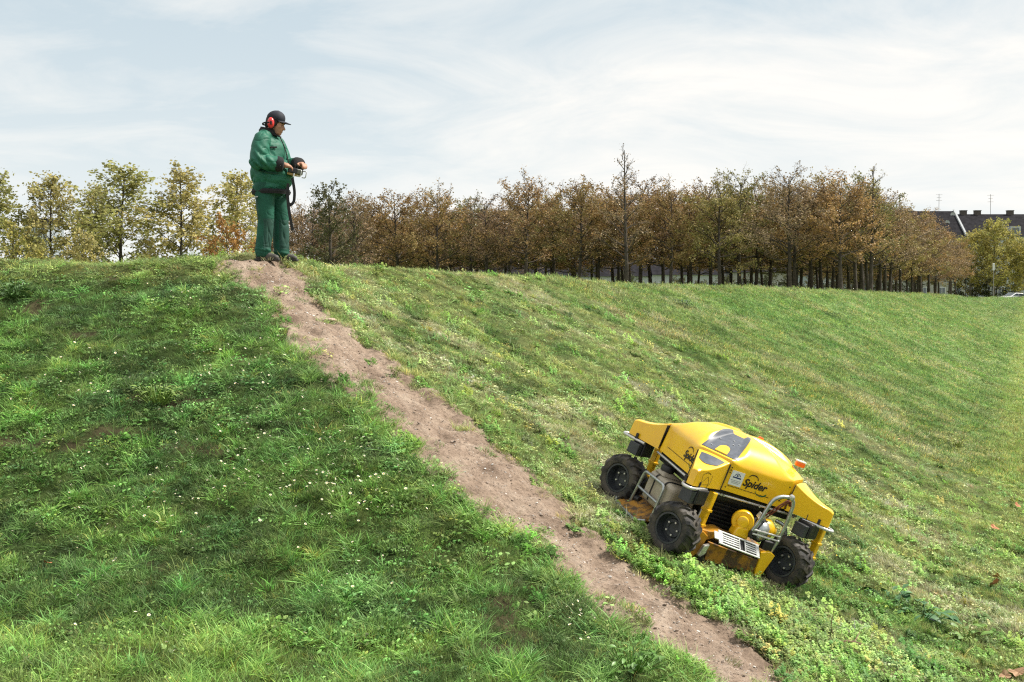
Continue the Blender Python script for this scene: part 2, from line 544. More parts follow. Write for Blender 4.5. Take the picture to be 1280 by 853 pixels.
idx = np.arange(px_.size).reshape(px_.shape)
Q = np.stack([idx[:-1, :-1], idx[:-1, 1:], idx[1:, 1:], idx[1:, :-1]], -1).reshape(-1, 4)
me = quads_mesh('path', np.stack([px_, py_, pz], -1).reshape(-1, 3), Q[:, ::-1], smooth=True)
pm = bpy.data.materials.new('trodden_earth'); pm.use_nodes = True
t = pm.node_tree; b = t.nodes['Principled BSDF']
b.inputs['Roughness'].default_value = 0.95; b.inputs['Specular IOR Level'].default_value = 0.15
co = N(t, 'ShaderNodeTexCoord')
def noise_ramp(t, co, scale, stops, detail=6, rough=0.65):
    nz = N(t, 'ShaderNodeTexNoise', inp={'Scale': scale, 'Detail': detail, 'Roughness': rough})
    t.links.new(co.outputs['Object'], nz.inputs['Vector'])
    rp = N(t, 'ShaderNodeValToRGB')
    els = rp.color_ramp.elements
    while len(els) < len(stops): els.new(0.5)
    for e, (p, c) in zip(els, stops): e.position = p; e.color = (*c, 1)
    t.links.new(nz.outputs[0], rp.inputs[0])
    return nz, rp
nz1, r1 = noise_ramp(t, co, 3.4, [(0.3, (0.195, 0.140, 0.103)), (0.5, (0.320, 0.240, 0.182)), (0.7, (0.43, 0.345, 0.272))])
nz2, r2 = noise_ramp(t, co, 26, [(0.34, (0.52, 0.5, 0.48)), (0.5, (1, 1, 1)), (0.72, (1.28, 1.27, 1.25))], 8, 0.75)
mu = N(t, 'ShaderNodeVectorMath', operation='MULTIPLY')
t.links.new(r1.outputs[0], mu.inputs[0]); t.links.new(r2.outputs[0], mu.inputs[1])
t.links.new(mu.outputs[0], b.inputs['Base Color'])
bp = N(t, 'ShaderNodeBump', inp={'Strength': 1.0, 'Distance': 0.03})
t.links.new(nz2.outputs[0], bp.inputs['Height']); t.links.new(bp.outputs[0], b.inputs['Normal'])
tag(link_mesh('path', me, pm), 'bare earth footpath trodden down the corner of the dyke', kind='structure')

# ------------------------------------------------------------------ turf: tuft shapes, kept apart and scattered by geometry nodes
def set_shade(me, per_vert, alpha=None):
    """brightness of each blade or leaf; alpha carries a second random number"""
    a = me.color_attributes.new('shade', 'FLOAT_COLOR', 'POINT')
    per_vert = np.asarray(per_vert, np.float32)
    if per_vert.ndim == 1: per_vert = np.repeat(per_vert[:, None], 3, 1)
    al = np.ones(len(per_vert), np.float32) if alpha is None else np.asarray(alpha, np.float32)
    a.data.foreach_set('color', np.concatenate([per_vert, al[:, None]], 1).ravel())
turf_leaf = leaf_mat('turf_blades', True, trans=0.22)
def tuft_blades(n, spread, h0, h1, w, lean, seed, segs=2, straw=0.0, flop=0.0):
    r = np.random.default_rng(seed)
    V = []; T = []; sh = []
    for i in range(n):
        a = r.uniform(0, 2 * math.pi); q = spread * math.sqrt(r.uniform())
        x0, y0 = q * math.cos(a), q * math.sin(a)
        h = r.uniform(h0, h1); da = a + r.normal(0, 0.8) ; ln = lean * r.uniform(0.3, 1.3) * h
        dx, dy = math.cos(da) * ln, math.sin(da) * ln
        wa = r.uniform(0, math.pi); wx, wy = math.cos(wa) * w / 2, math.sin(wa) * w / 2
        b = r.uniform(0.65, 1.35)
        c = np.array([b, b, b])
        if r.uniform() < straw: c = np.array([1.9, 1.5, 1.3]) * b
        o = len(V)
        for k in range(segs):
            f_ = k / segs
            zz = h * (f_ - flop * f_ * f_ * 0.5)
            ww = 1 - 0.35 * f_
            V += [(x0 + dx * f_ * f_ - wx * ww, y0 + dy * f_ * f_ - wy * ww, zz - 0.01), (x0 + dx * f_ * f_ + wx * ww, y0 + dy * f_ * f_ + wy * ww, zz - 0.01)]
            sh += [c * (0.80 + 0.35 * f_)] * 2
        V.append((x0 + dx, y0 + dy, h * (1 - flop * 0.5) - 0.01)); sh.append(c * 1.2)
        for k in range(segs - 1):
            T += [(o + 2 * k, o + 2 * k + 1, o + 2 * k + 3), (o + 2 * k, o + 2 * k + 3, o + 2 * k + 2)]
        k = segs - 1
        T.append((o + 2 * k, o + 2 * k + 1, o + 2 * k + 2))
    me = quads_mesh('tuft', V, T); set_shade(me, sh); return me
def tuft_leaves(n, spread, h, ls, seed, aspect=0.6, tilt=0.7):
    r = np.random.default_rng(seed)
    V = []; T = []; sh = []
    for i in range(n):
        a = r.uniform(0, 2 * math.pi); q = spread * math.sqrt(r.uniform())
        p = Vector((q * math.cos(a), q * math.sin(a), h * r.uniform(0.25, 1)))
        e = Euler((r.normal(0, tilt), r.normal(0, tilt), r.uniform(0, 6.28))).to_matrix()
        l = ls * r.uniform(0.6, 1.3); w = l * aspect
        b = r.uniform(0.65, 1.4)
        o = len(V)
        for (u, v_, z_) in [(-0.5, 0, 0), (-0.15, -0.5, 0.12), (0.3, -0.35, 0.1), (0.5, 0, 0), (0.3, 0.35, 0.1), (-0.15, 0.5, 0.12)]:
            V.append(tuple(p + e @ Vector((u * l, v_ * w, z_ * w)))); sh.append(np.array([b, b, b]) * (0.9 + 0.3 * (u + 0.5)))
        T += [(o, o + 1, o + 5), (o + 1, o + 2, o + 5), (o + 2, o + 4, o + 5), (o + 2, o + 3, o + 4)]
    me = quads_mesh('weed', V, T); set_shade(me, sh); return me
def tuft_feather(n, h0, h1, seed):
    """upright weeds with small leaflets along the stem"""
    r = np.random.default_rng(seed)
    V = []; T = []; sh = []
    for i in range(n):
        x0, y0 = r.normal(0, 0.05, 2); h = r.uniform(h0, h1); lx, ly = r.normal(0, 0.25, 2) * h
        b = r.uniform(0.75, 1.35)
        for k in range(14):
            f_ = (k + 1) / 14
            p = np.array([x0 + lx * f_, y0 + ly * f_, h * f_])
            a = r.uniform(0, 6.28); l = 0.034 * (1.15 - f_ * 0.75); w = 0.010
            d = np.array([math.cos(a), math.sin(a), 0.5]); d /= np.linalg.norm(d)
            s_ = np.array([-math.sin(a), math.cos(a), 0.0])
            o = len(V)
            V += [tuple(p), tuple(p + d * l * 0.6 + s_ * w), tuple(p + d * l), tuple(p + d * l * 0.6 - s_ * w)]
            sh += [np.array([b, b, b])] * 4
            T += [(o, o + 1, o + 2), (o, o + 2, o + 3)]
    me = quads_mesh('weed', V, T); set_shade(me, sh); return me
def flower_mesh(seed, rad, centre, petals, hh):
    r = np.random.default_rng(seed)
    V = []; T = []; sh = []
    for i in range(1):
        tilt = Euler((r.normal(0, 0.35) , r.normal(0, 0.35), 0)).to_matrix()
        c = Vector((0, 0, hh))
        n = 10
        o = len(V)
        V.append(tuple(c)); sh.append(centre)
        for k in range(n):
            a = 2 * math.pi * k / n
            V.append(tuple(c + tilt @ Vector((math.cos(a) * rad * 0.24, math.sin(a) * rad * 0.24, 0.001)))); sh.append(centre)
        for k in range(n):
            a = 2 * math.pi * k / n; rr_ = rad * (1 if k % 2 == 0 else 0.82)
            V.append(tuple(c + tilt @ Vector((math.cos(a) * rr_, math.sin(a) * rr_, 0.004)))); sh.append(petals)
        for k in range(n):
            k2 = (k + 1) % n
            T += [(o, o + 1 + k, o + 1 + k2), (o + 1 + k, o + 1 + n + k, o + 1 + n + k2), (o + 1 + k, o + 1 + n + k2, o + 1 + k2)]
        o = len(V)
        V += [(0.0015, 0, -0.01), (-0.0015, 0, -0.01), (0, 0, hh)]; sh += [np.array([0.08, 0.14, 0.04])] * 3
        T.append((o, o + 1, o + 2))
    me = quads_mesh('flower', V, T); set_shade(me, sh); return me
def pebble_mesh(seed):
    bm = bmesh.new(); bmesh.ops.create_icosphere(bm, subdivisions=1, radius=1)
    r = random.Random(seed)
    for v in bm.verts: v.co *= r.uniform(0.75, 1.2); v.co.z *= 0.6
    me = bpy.data.meshes.new('pebble'); bm.to_mesh(me); bm.free()
    set_shade(me, np.ones(len(me.vertices))); return me
def kit(name, meshes, m):
    col_ = bpy.data.collections.new(name)
    for i, me in enumerate(meshes):
        me.materials.append(m)
        o = bpy.data.objects.new('%s_%02d' % (name, i), me)
        col_.objects.link(o)
    return col_
def scatter(name, label, P, kind, rot, scl, tint, collection):
    """ONE object whose points carry tufts by geometry nodes"""
    n = len(P)
    me = bpy.data.meshes.new(name)
    me.vertices.add(n); me.vertices.foreach_set('co', np.asarray(P, np.float32).ravel())
    a = me.attributes.new('variant', 'INT', 'POINT'); a.data.foreach_set('value', np.asarray(kind, np.int32))
    a = me.attributes.new('turn', 'FLOAT_VECTOR', 'POINT'); a.data.foreach_set('vector', np.asarray(rot, np.float32).ravel())
    a = me.attributes.new('size', 'FLOAT_VECTOR', 'POINT'); a.data.foreach_set('vector', np.asarray(scl, np.float32).ravel())
    a = me.attributes.new('tint', 'FLOAT_COLOR', 'POINT'); a.data.foreach_set('color', np.concatenate([tint, np.ones((n, 1))], 1).astype(np.float32).ravel())
    o = link_mesh(name, me, None)
    ng = bpy.data.node_groups.new(name + '_scatter', 'GeometryNodeTree')
    ng.interface.new_socket('Geometry', in_out='INPUT', socket_type='NodeSocketGeometry')
    ng.interface.new_socket('Geometry', in_out='OUTPUT', socket_type='NodeSocketGeometry')
    gi = ng.nodes.new('NodeGroupInput'); go = ng.nodes.new('NodeGroupOutput')
    ci = ng.nodes.new('GeometryNodeCollectionInfo')
    ci.inputs['Collection'].default_value = collection
    ci.inputs['Separate Children'].default_value = True; ci.inputs['Reset Children'].default_value = True
    ip = ng.nodes.new('GeometryNodeInstanceOnPoints')
    def named(nm, ty):
        k = ng.nodes.new('GeometryNodeInputNamedAttribute'); k.data_type = ty; k.inputs['Name'].default_value = nm
        return k.outputs['Attribute']
    e2r = ng.nodes.new('FunctionNodeEulerToRotation')
    l = ng.links.new
    l(named('turn', 'FLOAT_VECTOR'), e2r.inputs[0])
    l(gi.outputs[0], ip.inputs['Points']); l(ci.outputs[0], ip.inputs['Instance'])
    ip.inputs['Pick Instance'].default_value = True
    l(named('variant', 'INT'), ip.inputs['Instance Index'])
    l(e2r.outputs[0], ip.inputs['Rotation']); l(named('size', 'FLOAT_VECTOR'), ip.inputs['Scale'])
    l(ip.outputs[0], go.inputs[0])
    md = o.modifiers.new('scatter', 'NODES'); md.node_group = ng
    return tag(o, label, kind='stuff')

# tufts 0-3 fine short, 4-6 longer, 7-9 broad leaved, 10-11 feathery, 12-13 coarse for far away
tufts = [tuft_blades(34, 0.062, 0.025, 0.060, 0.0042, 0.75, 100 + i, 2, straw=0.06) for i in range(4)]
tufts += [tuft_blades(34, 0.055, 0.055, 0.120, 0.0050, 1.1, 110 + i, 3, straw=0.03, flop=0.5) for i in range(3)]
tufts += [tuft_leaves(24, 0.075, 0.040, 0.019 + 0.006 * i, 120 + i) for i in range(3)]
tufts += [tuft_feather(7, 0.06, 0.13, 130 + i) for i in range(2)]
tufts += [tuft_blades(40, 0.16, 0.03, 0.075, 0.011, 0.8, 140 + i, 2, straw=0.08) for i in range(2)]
turf_kit = kit('tuft', tufts, turf_leaf)

def band(d0, d1, dens, wide=0.58):
    """random points on the wedge of land in view between two depths"""
    area = wide * (d1 * d1 - d0 * d0)
    n = int(area * dens)
    y = np.sqrt(rng.uniform(d0 * d0, d1 * d1, n))
    x = rng.uniform(-wide, wide, n) * y
    return x, y
xs, ys = [], []
for d0, d1, de in ((5.6, 8.5, 700), (8.5, 11.5, 560), (11.5, 15.6, 440), (15.6, 24, 190)):
    x, y = band(d0, d1, de); xs.append(x); ys.append(y)
X = np.concatenate(xs); Y = np.concatenate(ys)
# the far right flank, in the dyke's own directions
for t0, t1, s0, s1, de in ((23, 45, -11, 9, 60), (45, 90, -11, 9, 22), (90, 170, -11, 6, 8)):
    n = int((t1 - t0) * (s1 - s0) * de)
    tt_ = rng.uniform(t0, t1, n); ss = rng.uniform(s0, s1, n)
    X = np.concatenate([X, AX * tt_ + AY * ss]); Y = np.concatenate([Y, AY * tt_ - AX * ss])
keep = ~((s_of(X, Y) < -10.4) & (Y > 16.8))
X, Y = X[keep], Y[keep]
T_ = t_of(X, Y); Sx = s_of(X, Y)
pe = path_edge(X, Y)
colr, side = grass_colour(X, Y)
barren = sstep(0.67, 0.79, fbm(X * 1.6 + 9, Y * 2.6, 83, 4)) * (1 - 0.5 * side)
barren = np.maximum(barren, 1.2 * bare_spots(X, Y))
clump = 0.45 * fbm(X * 3.4 + 1.3 * Y, Y * 3.4 - 0.8 * X, 101, 3) + 0.55 * fbm(X * 8.0 + 2 * Y, Y * 8.0 - X, 103, 2)
thick = fbm(X * 1.2, Y * 1.2, 107, 2)
Z = gz(X, Y)
loc_ = mower_local(X, Y, Z)
lx, ly = loc_[:, 0] - 0.09, loc_[:, 1] - 0.06
under = (np.abs(lx) < 0.50) & (np.abs(ly) < 0.46)
for wx, wy in WHEELS:
    under |= (np.hypot(loc_[:, 0] - wx, loc_[:, 1] - wy) < 0.17)
onpath = pe < -0.06
stray = (pe > -0.32) & ((rng.uniform(size=len(X)) < 0.03) | ((fbm(X * 4.5, Y * 4.5, 113, 3) > 0.66) & (rng.uniform(size=len(X)) < 0.5)))
pr_keep = (~under) & (~onpath | stray) & (rng.uniform(size=len(X)) > 0.80 * barren) & ((clump > 0.26) | (rng.uniform(size=len(X)) < 0.55))
k = pr_keep
X, Y, Z, T_, Sx, pe, colr, side, clump, thick = X[k], Y[k], Z[k], T_[k], Sx[k], pe[k], colr[k], side[k], clump[k], thick[k]
n = len(X)
u = rng.uniform(size=n)
kind = rng.integers(0, 4, n)
low = (1 - sstep(-2.16, -2.02, land(X, Y))) * (1 - side) * (1 - sstep(-2.4, -0.8, X))
longp = np.where(side < 0.5, 0.04 + 0.26 * sstep(0.48, 0.70, clump) + 0.12 * low, 0.04 + 0.12 * sstep(0.6, 0.75, clump))
longp = np.where((pe > 0) & (pe < 0.22) & (side < 0.6), 0.38, longp)
kind = np.where(u < longp, rng.integers(4, 7, n), kind)
feet = np.hypot(X + 2.87, Y - 14.28) < 0.42
kind = np.where(feet & (pe > -0.035), rng.integers(4, 7, n), kind)
leafp = np.where(side < 0.5, 0.17 * (1 - low) * sstep(0.35, 0.6, thick) + 0.04, 0.16 * sstep(0.35, 0.6, thick) + 0.05)
u = rng.uniform(size=n)
kind = np.where(u < leafp, rng.integers(7, 10, n), kind)
featherzone = np.exp(-(((X - 1.7) / 1.4) ** 2 + ((Y - 8.9) / 0.9) ** 2)) * side
u = rng.uniform(size=n)
kind = np.where(u < 0.03 * side + 0.40 * featherzone, rng.integers(10, 12, n), kind)
far = T_ > 21
kind = np.where(far & (rng.uniform(size=n) < 0.85), rng.integers(12, 14, n), kind)
hs = (0.50 + 0.95 * clump) * np.where(side < 0.5, 0.76, 0.74) * (1 - 0.3 * sstep(0.15, 0.38, land(X, Y)) * (side < 0.6)) * rng.uniform(0.75, 1.25, n)
hs = np.where((kind >= 10) & (kind < 12), hs * 0.85, hs)
wide = rng.uniform(0.85, 1.25, n) * (1 + 0.9 * sstep(22, 60, T_) + 1.5 * sstep(60, 150, T_))
hs = np.where(feet, np.maximum(hs, 0.85), hs)
downx, downy = np.where(side > 0.5, 0.36, 0.0), np.where(side > 0.5, -0.15, -0.38)
rot = np.stack([rng.normal(0, 0.22, n) - downy * 0.8, rng.normal(0, 0.22, n) + downx * 0.8, rng.uniform(-0.6, 0.6, n)], -1)
leafy = (kind >= 7) & (kind <= 9)
rot[:, 2] = np.where(leafy, rng.uniform(-0.5, 0.5, n), rot[:, 2])
tint = colr * rng.uniform(0.62, 1.42, (n, 1)) * (1 + 0.10 * rng.normal(size=(n, 3)))
tint = tint * (0.14 + 1.74 * clump)[:, None]
yl = rng.uniform(size=n) < np.where(side > 0.5, 0.06, 0.035)
tint = np.where(yl[:, None], tint * np.array([1.75, 1.25, 1.1]), tint)
tint = np.where(((kind >= 4) & (kind < 7))[:, None], tint * np.array([0.95, 1.12, 0.9]), tint)
tint = np.where((kind >= 10)[:, None] & (kind < 12)[:, None], tint * np.array([0.54, 0.74, 0.42]), tint)
tint = np.where(leafy[:, None], tint * np.array([0.92, 1.04, 0.92]), tint)
tint = np.clip(tint * 1.45, 0.004, 0.6)
scatter('grass', 'short turf and weeds covering both flanks of the dyke', np.stack([X, Y, Z - 0.004], -1), kind, rot, np.stack([wide, wide, hs * (1 + 0.5 * sstep(30, 90, T_))], -1), tint, turf_kit)

# daisies on the left, small yellow flowers on the right
flower_leaf = leaf_mat('petals', False, cols=[(1, 1, 1), (1, 1, 1)], trans=0.2)
white = np.array([0.95, 0.97, 1.0]); yel = np.array([0.75, 0.52, 0.03])
dk = kit('daisy', [flower_mesh(i, 0.0120, yel, white, 0.045 + 0.01 * i) for i in range(3)], flower_leaf)
DA = []
for (px, py, rx, ry, q) in [(330, 470, 130, 60, 90), (350, 420, 60, 40, 40), (110, 470, 90, 50, 40), (430, 610, 90, 40, 80), (330, 560, 80, 50, 60), (120, 640, 120, 60, 45), (730, 775, 32, 22, 22), (255, 620, 90, 40, 40), (230, 380, 60, 20, 25), (60, 560, 60, 80, 22), (400, 690, 160, 70, 30), (300, 800, 200, 40, 15), (420, 545, 50, 40, 30)]:
    for i in range(q):
        px_ = px + rng.normal(0, rx * 0.6); py_ = py + rng.normal(0, ry * 0.6)
        if py_ < 338 or py_ > 860: continue
        DA.append(at(px_, py_))
DA = np.array(DA)
DA = DA[path_edge(DA[:, 0], DA[:, 1]) > 0.08]
DA = DA[DA[:, 0] < 3]
n = len(DA)
scatter('daisies', 'white daisies dotted over the left flank', np.stack([DA[:, 0], DA[:, 1], gz(DA[:, 0], DA[:, 1]) + 0.012], -1), rng.integers(0, 3, n), np.stack([rng.normal(0.35, 0.3, n), rng.normal(0, 0.3, n), rng.uniform(0, 6.28, n)], -1), np.repeat(rng.uniform(0.5, 1.15, (n, 1)), 3, 1), np.ones((n, 3)), dk)
yk = kit('hawkbit', [flower_mesh(i, 0.010, yel, np.array([0.80, 0.68, 0.16]), 0.04 + 0.012 * i) for i in range(3)], flower_leaf)
YA = []
for (px, py, rx, ry, q) in [(960, 510, 110, 45, 150), (1060, 580, 90, 50, 110), (850, 500, 80, 30, 60), (1080, 640, 60, 50, 60), (1120, 500, 80, 60, 60), (1040, 690, 60, 40, 25), (820, 470, 100, 40, 40), (1150, 600, 60, 40, 30), (1010, 440, 100, 40, 40)]:
    for i in range(q):
        px_ = px + rng.normal(0, rx * 0.7); py_ = py + rng.normal(0, ry * 0.7)
        if py_ < 390 or px_ > 1290: continue
        YA.append(at(px_, py_))
YA = np.array(YA); YA = YA[path_edge(YA[:, 0], YA[:, 1]) > 0.1]
l_ = mower_local(YA[:, 0], YA[:, 1], gz(YA[:, 0], YA[:, 1])); YA = YA[(np.abs(l_[:, 0] - 0.09) > 0.75) | (np.abs(l_[:, 1] - 0.06) > 0.75)]
n = len(YA)
scatter('hawkbit_flowers', 'small pale yellow flowers sprinkled over the mown right flank', np.stack([YA[:, 0], YA[:, 1], gz(YA[:, 0], YA[:, 1]) + 0.01], -1), rng.integers(0, 3, n), np.stack([rng.normal(0.3, 0.35, n), rng.normal(0, 0.35, n), rng.uniform(0, 6.28, n)], -1), np.repeat(rng.uniform(0.6, 1.2, (n, 1)), 3, 1), np.ones((n, 3)), yk)

# pebbles and grit on the path
peb = leaf_mat('grit', True, trans=0.0, rough=0.85)
pk = kit('pebble', [pebble_mesh(i) for i in range(4)], peb)
n = 7500
ti = rng.uniform(0, len(PC) - 1.001, n); c_ = interp(PC, ti); h_ = interp(PH, ti)
i_ = np.floor(ti).astype(int); d_ = PC[i_ + 1] - PC[i_]; d_ /= np.linalg.norm(d_, axis=1)[:, None]
c_ = c_ + np.stack([-d_[:, 1], d_[:, 0]], 1) * (np.clip(rng.normal(0.08, 0.5, n), -0.95, 0.95) * h_)[:, None]
ok = path_edge(c_[:, 0], c_[:, 1]) < -0.03
c_ = c_[ok]; n = len(c_)
sz = 0.0034 * np.exp(rng.normal(0, 0.55, n)); sz = np.minimum(sz, 0.02)
g = rng.uniform(0.5, 1.25, (n, 1)); light = rng.uniform(size=(n, 1)) < 0.28
tint = np.where(light, np.array([0.62, 0.59, 0.55]) * g, np.array([0.33, 0.26, 0.21]) * g)
zz = gz(c_[:, 0], c_[:, 1]) - 0.03
zz += 0.045 * (fbm(c_[:, 0] * 6, c_[:, 1] * 6, 91, 4) - 0.5) + 0.026 * (fbm(c_[:, 0] * 22, c_[:, 1] * 22, 95, 3) - 0.5) + sz * 0.2
scatter('pebbles', 'pale pebbles and grit strewn on the footpath', np.stack([c_[:, 0], c_[:, 1], zz], -1), rng.integers(0, 4, n), rng.uniform(0, 6.28, (n, 3)) * np.array([0.08, 0.08, 1]), np.repeat(sz[:, None], 3, 1) * np.array([1.3, 1.0, 0.9]), tint, pk)
# ------------------------------------------------------------------ trees
bark = mat('bark', (0.060, 0.048, 0.038), 0.9, var=0.45, vscale=5, bump=0.5, bscale=30)
bark_pale = mat('bark_pale', (0.16, 0.145, 0.115), 0.9, var=0.4, vscale=4, bump=0.4, bscale=25)
def add_branch(V, Q, p0, p1, r0, r1, sides=4, bend=0.0, r=None, seg=3):
    d = p1 - p0; L_ = np.linalg.norm(d); d = d / max(L_, 1e-6)
    a = np.cross(d, [0, 0, 1.0]);
    if np.linalg.norm(a) < 1e-3: a = np.array([1.0, 0, 0])
    a /= np.linalg.norm(a); b = np.cross(a, d)
    off = (r.normal(0, bend, 3) * L_) if (r is not None and bend) else np.zeros(3)
    base = len(V); pts = []
    for i in range(seg + 1):
        f_ = i / seg
        c = p0 + (p1 - p0) * f_ + off * math.sin(math.pi * f_)
        rad = r0 + (r1 - r0) * f_
        pts.append(c)
        for k in range(sides):
            th = 2 * math.pi * k / sides
            V.append(tuple(c + (a * math.cos(th) + b * math.sin(th)) * rad))
    for i in range(seg):
        for k in range(sides):
            k2 = (k + 1) % sides
            Q.append((base + i * sides + k, base + i * sides + k2, base + (i + 1) * sides + k2, base + (i + 1) * sides + k))
    return pts
def tree_meshes(seed, H, clear, rad, nb, leaves, leaf, shape='round', trunk_r=0.10, leafdrop=0.0, top_bare=0.0, clump=0.20, up=0.45):
    """tapered trunk with limbs and twigs, and a crown of single leaves hung along the twigs"""
    r = np.random.default_rng(seed)
    V = []; Q = []; tips = []
    lean = r.normal(0, 0.02, 2) * H
    top = np.array([lean[0], lean[1], H])
    axis = lambda f_: np.array([lean[0] * f_, lean[1] * f_, H * f_]) + 0.04 * H * np.array([math.sin(3 * f_ + seed), math.cos(2.3 * f_ + seed), 0]) * f_ * 0.4
    prev = np.array([0, 0, -0.3])
    n = 9
    for i in range(n):
        f0, f1 = i / n, (i + 1) / n
        q = axis(f1)
        add_branch(V, Q, prev, q, trunk_r * (1.15 - f0 * 1.05) + 0.006, trunk_r * (1.15 - f1 * 1.05) + 0.006, 7, 0, None, 1)
        prev = q
    for i in range(nb):
        f_ = clear / H + (1 - clear / H) * ((i + r.uniform(0, 0.8)) / nb) * 0.97
        p0 = axis(f_)
        k = (f_ - clear / H) / (1 - clear / H)
        if shape == 'round': L_ = rad * (0.55 + 0.75 * math.sin(math.pi * min(1, k * 0.80 + 0.18))) * (1 - 0.45 * k)
        elif shape == 'cone': L_ = rad * (1.18 - 0.95 * k)
        else: L_ = rad * (1.05 - 0.55 * k * k)
        L_ *= r.uniform(0.75, 1.2)
        a = i * 2.4 + r.uniform(-0.5, 0.5)
        el = up + 0.55 * k + r.normal(0, 0.12)
        d = np.array([math.cos(a) * math.cos(el), math.sin(a) * math.cos(el), math.sin(el)])
        p1 = p0 + d * L_
        br = trunk_r * 0.42 * (1 - 0.6 * k)
        pts = add_branch(V, Q, p0, p1, br, 0.006, 4, 0.07, r, 4)
        for j in range(6):
            f2 = 0.25 + 0.75 * (j + r.uniform(0, 1)) / 6
            i0 = min(3, int(f2 * 4)); q0 = pts[i0] + (pts[i0 + 1] - pts[i0]) * (f2 * 4 - i0)
            d2 = d + r.normal(0, 0.65, 3); d2[2] += 0.25; d2 /= np.linalg.norm(d2)
            l2 = L_ * 0.42 * r.uniform(0.5, 1.2)
            q1 = q0 + d2 * l2
            pp = add_branch(V, Q, q0, q1, br * 0.34 + 0.004, 0.004, 3, 0.08, r, 2)
            tips += [(q0, q1, k)]
            for m in range(2):
                d3 = d2 + r.normal(0, 0.7, 3); d3 /= np.linalg.norm(d3)
                e1 = q0 + (q1 - q0) * r.uniform(0.3, 0.95); e2 = e1 + d3 * l2 * r.uniform(0.35, 0.8)
                add_branch(V, Q, e1, e2, 0.006, 0.003, 3, 0, r, 1)
                tips += [(e1, e2, k)]
    trunk = quads_mesh('trunk', V, Q, smooth=True)
    # leaves
    w = np.array([np.linalg.norm(b_ - a_) * (1 - leafdrop * r.uniform()) * (0.30 if (k > 1 - top_bare) else 1) for a_, b_, k in tips])
    pick = r.choice(len(tips), leaves, p=w / w.sum())
    A = np.array([t_[0] for t_ in tips]); B = np.array([t_[1] for t_ in tips])
    f_ = r.uniform(0.15, 1.1, leaves)[:, None]
    P = A[pick] + (B[pick] - A[pick]) * f_ + r.normal(0, clump * 0.35, (leaves, 3))
    n1 = r.normal(size=(leaves, 3)); n1[:, 2] += 0.4; n1 /= np.linalg.norm(n1, axis=1)[:, None]
    u_ = np.cross(n1, r.normal(size=(leaves, 3))); u_ /= np.linalg.norm(u_, axis=1)[:, None]
    v_ = np.cross(n1, u_)
    l = leaf * r.uniform(0.6, 1.35, leaves)[:, None]
    LV = np.stack([P - u_ * l * 0.5, P + v_ * l * 0.38, P + u_ * l * 0.5, P - v_ * l * 0.38], 1).reshape(-1, 3)
    LQ = np.arange(leaves * 4).reshape(-1, 4)
    crown = quads_mesh('crown', LV, LQ)
    cl = r.uniform(0.7, 1.3, len(tips))[pick] * r.uniform(0.75, 1.25, leaves)
    al = np.clip(r.uniform(0, 1, len(tips))[pick] * 0.7 + r.uniform(0, 0.3, leaves), 0, 1)
    set_shade(crown, np.repeat(cl, 4), np.repeat(al, 4))
    return trunk, crown
rust = leaf_mat('leaves_rust', False, [(0.255, 0.166, 0.08), (0.353, 0.22, 0.092), (0.28, 0.22, 0.092), (0.437, 0.266, 0.104), (0.315, 0.22, 0.117), (0.292, 0.253, 0.111)], trans=0.30)
olive = leaf_mat('leaves_olive', False, [(0.253, 0.22, 0.086), (0.379, 0.294, 0.103), (0.202, 0.206, 0.075), (0.315, 0.279, 0.098)], trans=0.30)
brown = leaf_mat('leaves_brown', False, [(0.249, 0.193, 0.119), (0.337, 0.239, 0.136), (0.273, 0.179, 0.101), (0.225, 0.199, 0.131)], trans=0.25)
gold = leaf_mat('leaves_gold', False, [(0.42, 0.38, 0.13), (0.33, 0.34, 0.12), (0.54, 0.45, 0.18), (0.28, 0.29, 0.11)], trans=0.45)
yellow = leaf_mat('leaves_yellow', False, [(0.36, 0.32, 0.08), (0.27, 0.29, 0.09), (0.46, 0.39, 0.11), (0.21, 0.25, 0.09)], trans=0.42)
orange = leaf_mat('leaves_orange', False, [(0.375, 0.179, 0.044), (0.469, 0.26, 0.074), (0.312, 0.163, 0.06)], trans=0.35)
dark = leaf_mat('leaves_dark', False, [(0.056, 0.075, 0.035), (0.094, 0.106, 0.044), (0.112, 0.1, 0.044)], trans=0.25)
def make_tree(name, label, cat, group, tm, cm, lm, bm_, loc, rz, sc):
    o = thing(name, label, cat, loc, (0, 0, rz), group)
    o.scale = sc
    if not tm.materials: tm.materials.append(bm_)
    if not cm.materials: cm.materials.append(lm)
    a = bpy.data.objects.new('trunk', tm); C.objects.link(a); a.parent = o
    b = bpy.data.objects.new('crown', cm); C.objects.link(b); b.parent = o
    return o
GROUND_BACK = -0.8
# the grove: rows planted square to the dyke
kinds = []
for i in range(3): kinds.append((tree_meshes(200 + i, 6.5, 2.45, 1.75, 32, 8200, 0.088, 'dome', 0.088, 0.2, 0.26, up=0.35), rust, 'rust brown'))
for i in range(2): kinds.append((tree_meshes(210 + i, 6.7, 2.45, 1.7, 32, 8200, 0.088, 'dome', 0.092, 0.2, 0.24, up=0.35), olive, 'olive and ochre'))
for i in range(2): kinds.append((tree_meshes(220 + i, 6.4, 2.45, 1.75, 36, 6000, 0.082, 'dome', 0.085, 0.35, 0.30, up=0.35), brown, 'thinly leaved dull brown'))
tall = tree_meshes(231, 7.6, 2.1, 1.45, 26, 1900, 0.08, 'cone', 0.10, 0.4, 0.3)
r = np.random.default_rng(77)
ox, oy = 27.5, 101.0
SP = 4.7
GX2, GY2 = 0.435, 0.900                       # direction of the long side row
KG = ['rust brown trees of the grove', 'olive trees of the grove', 'thin brown trees of the grove']
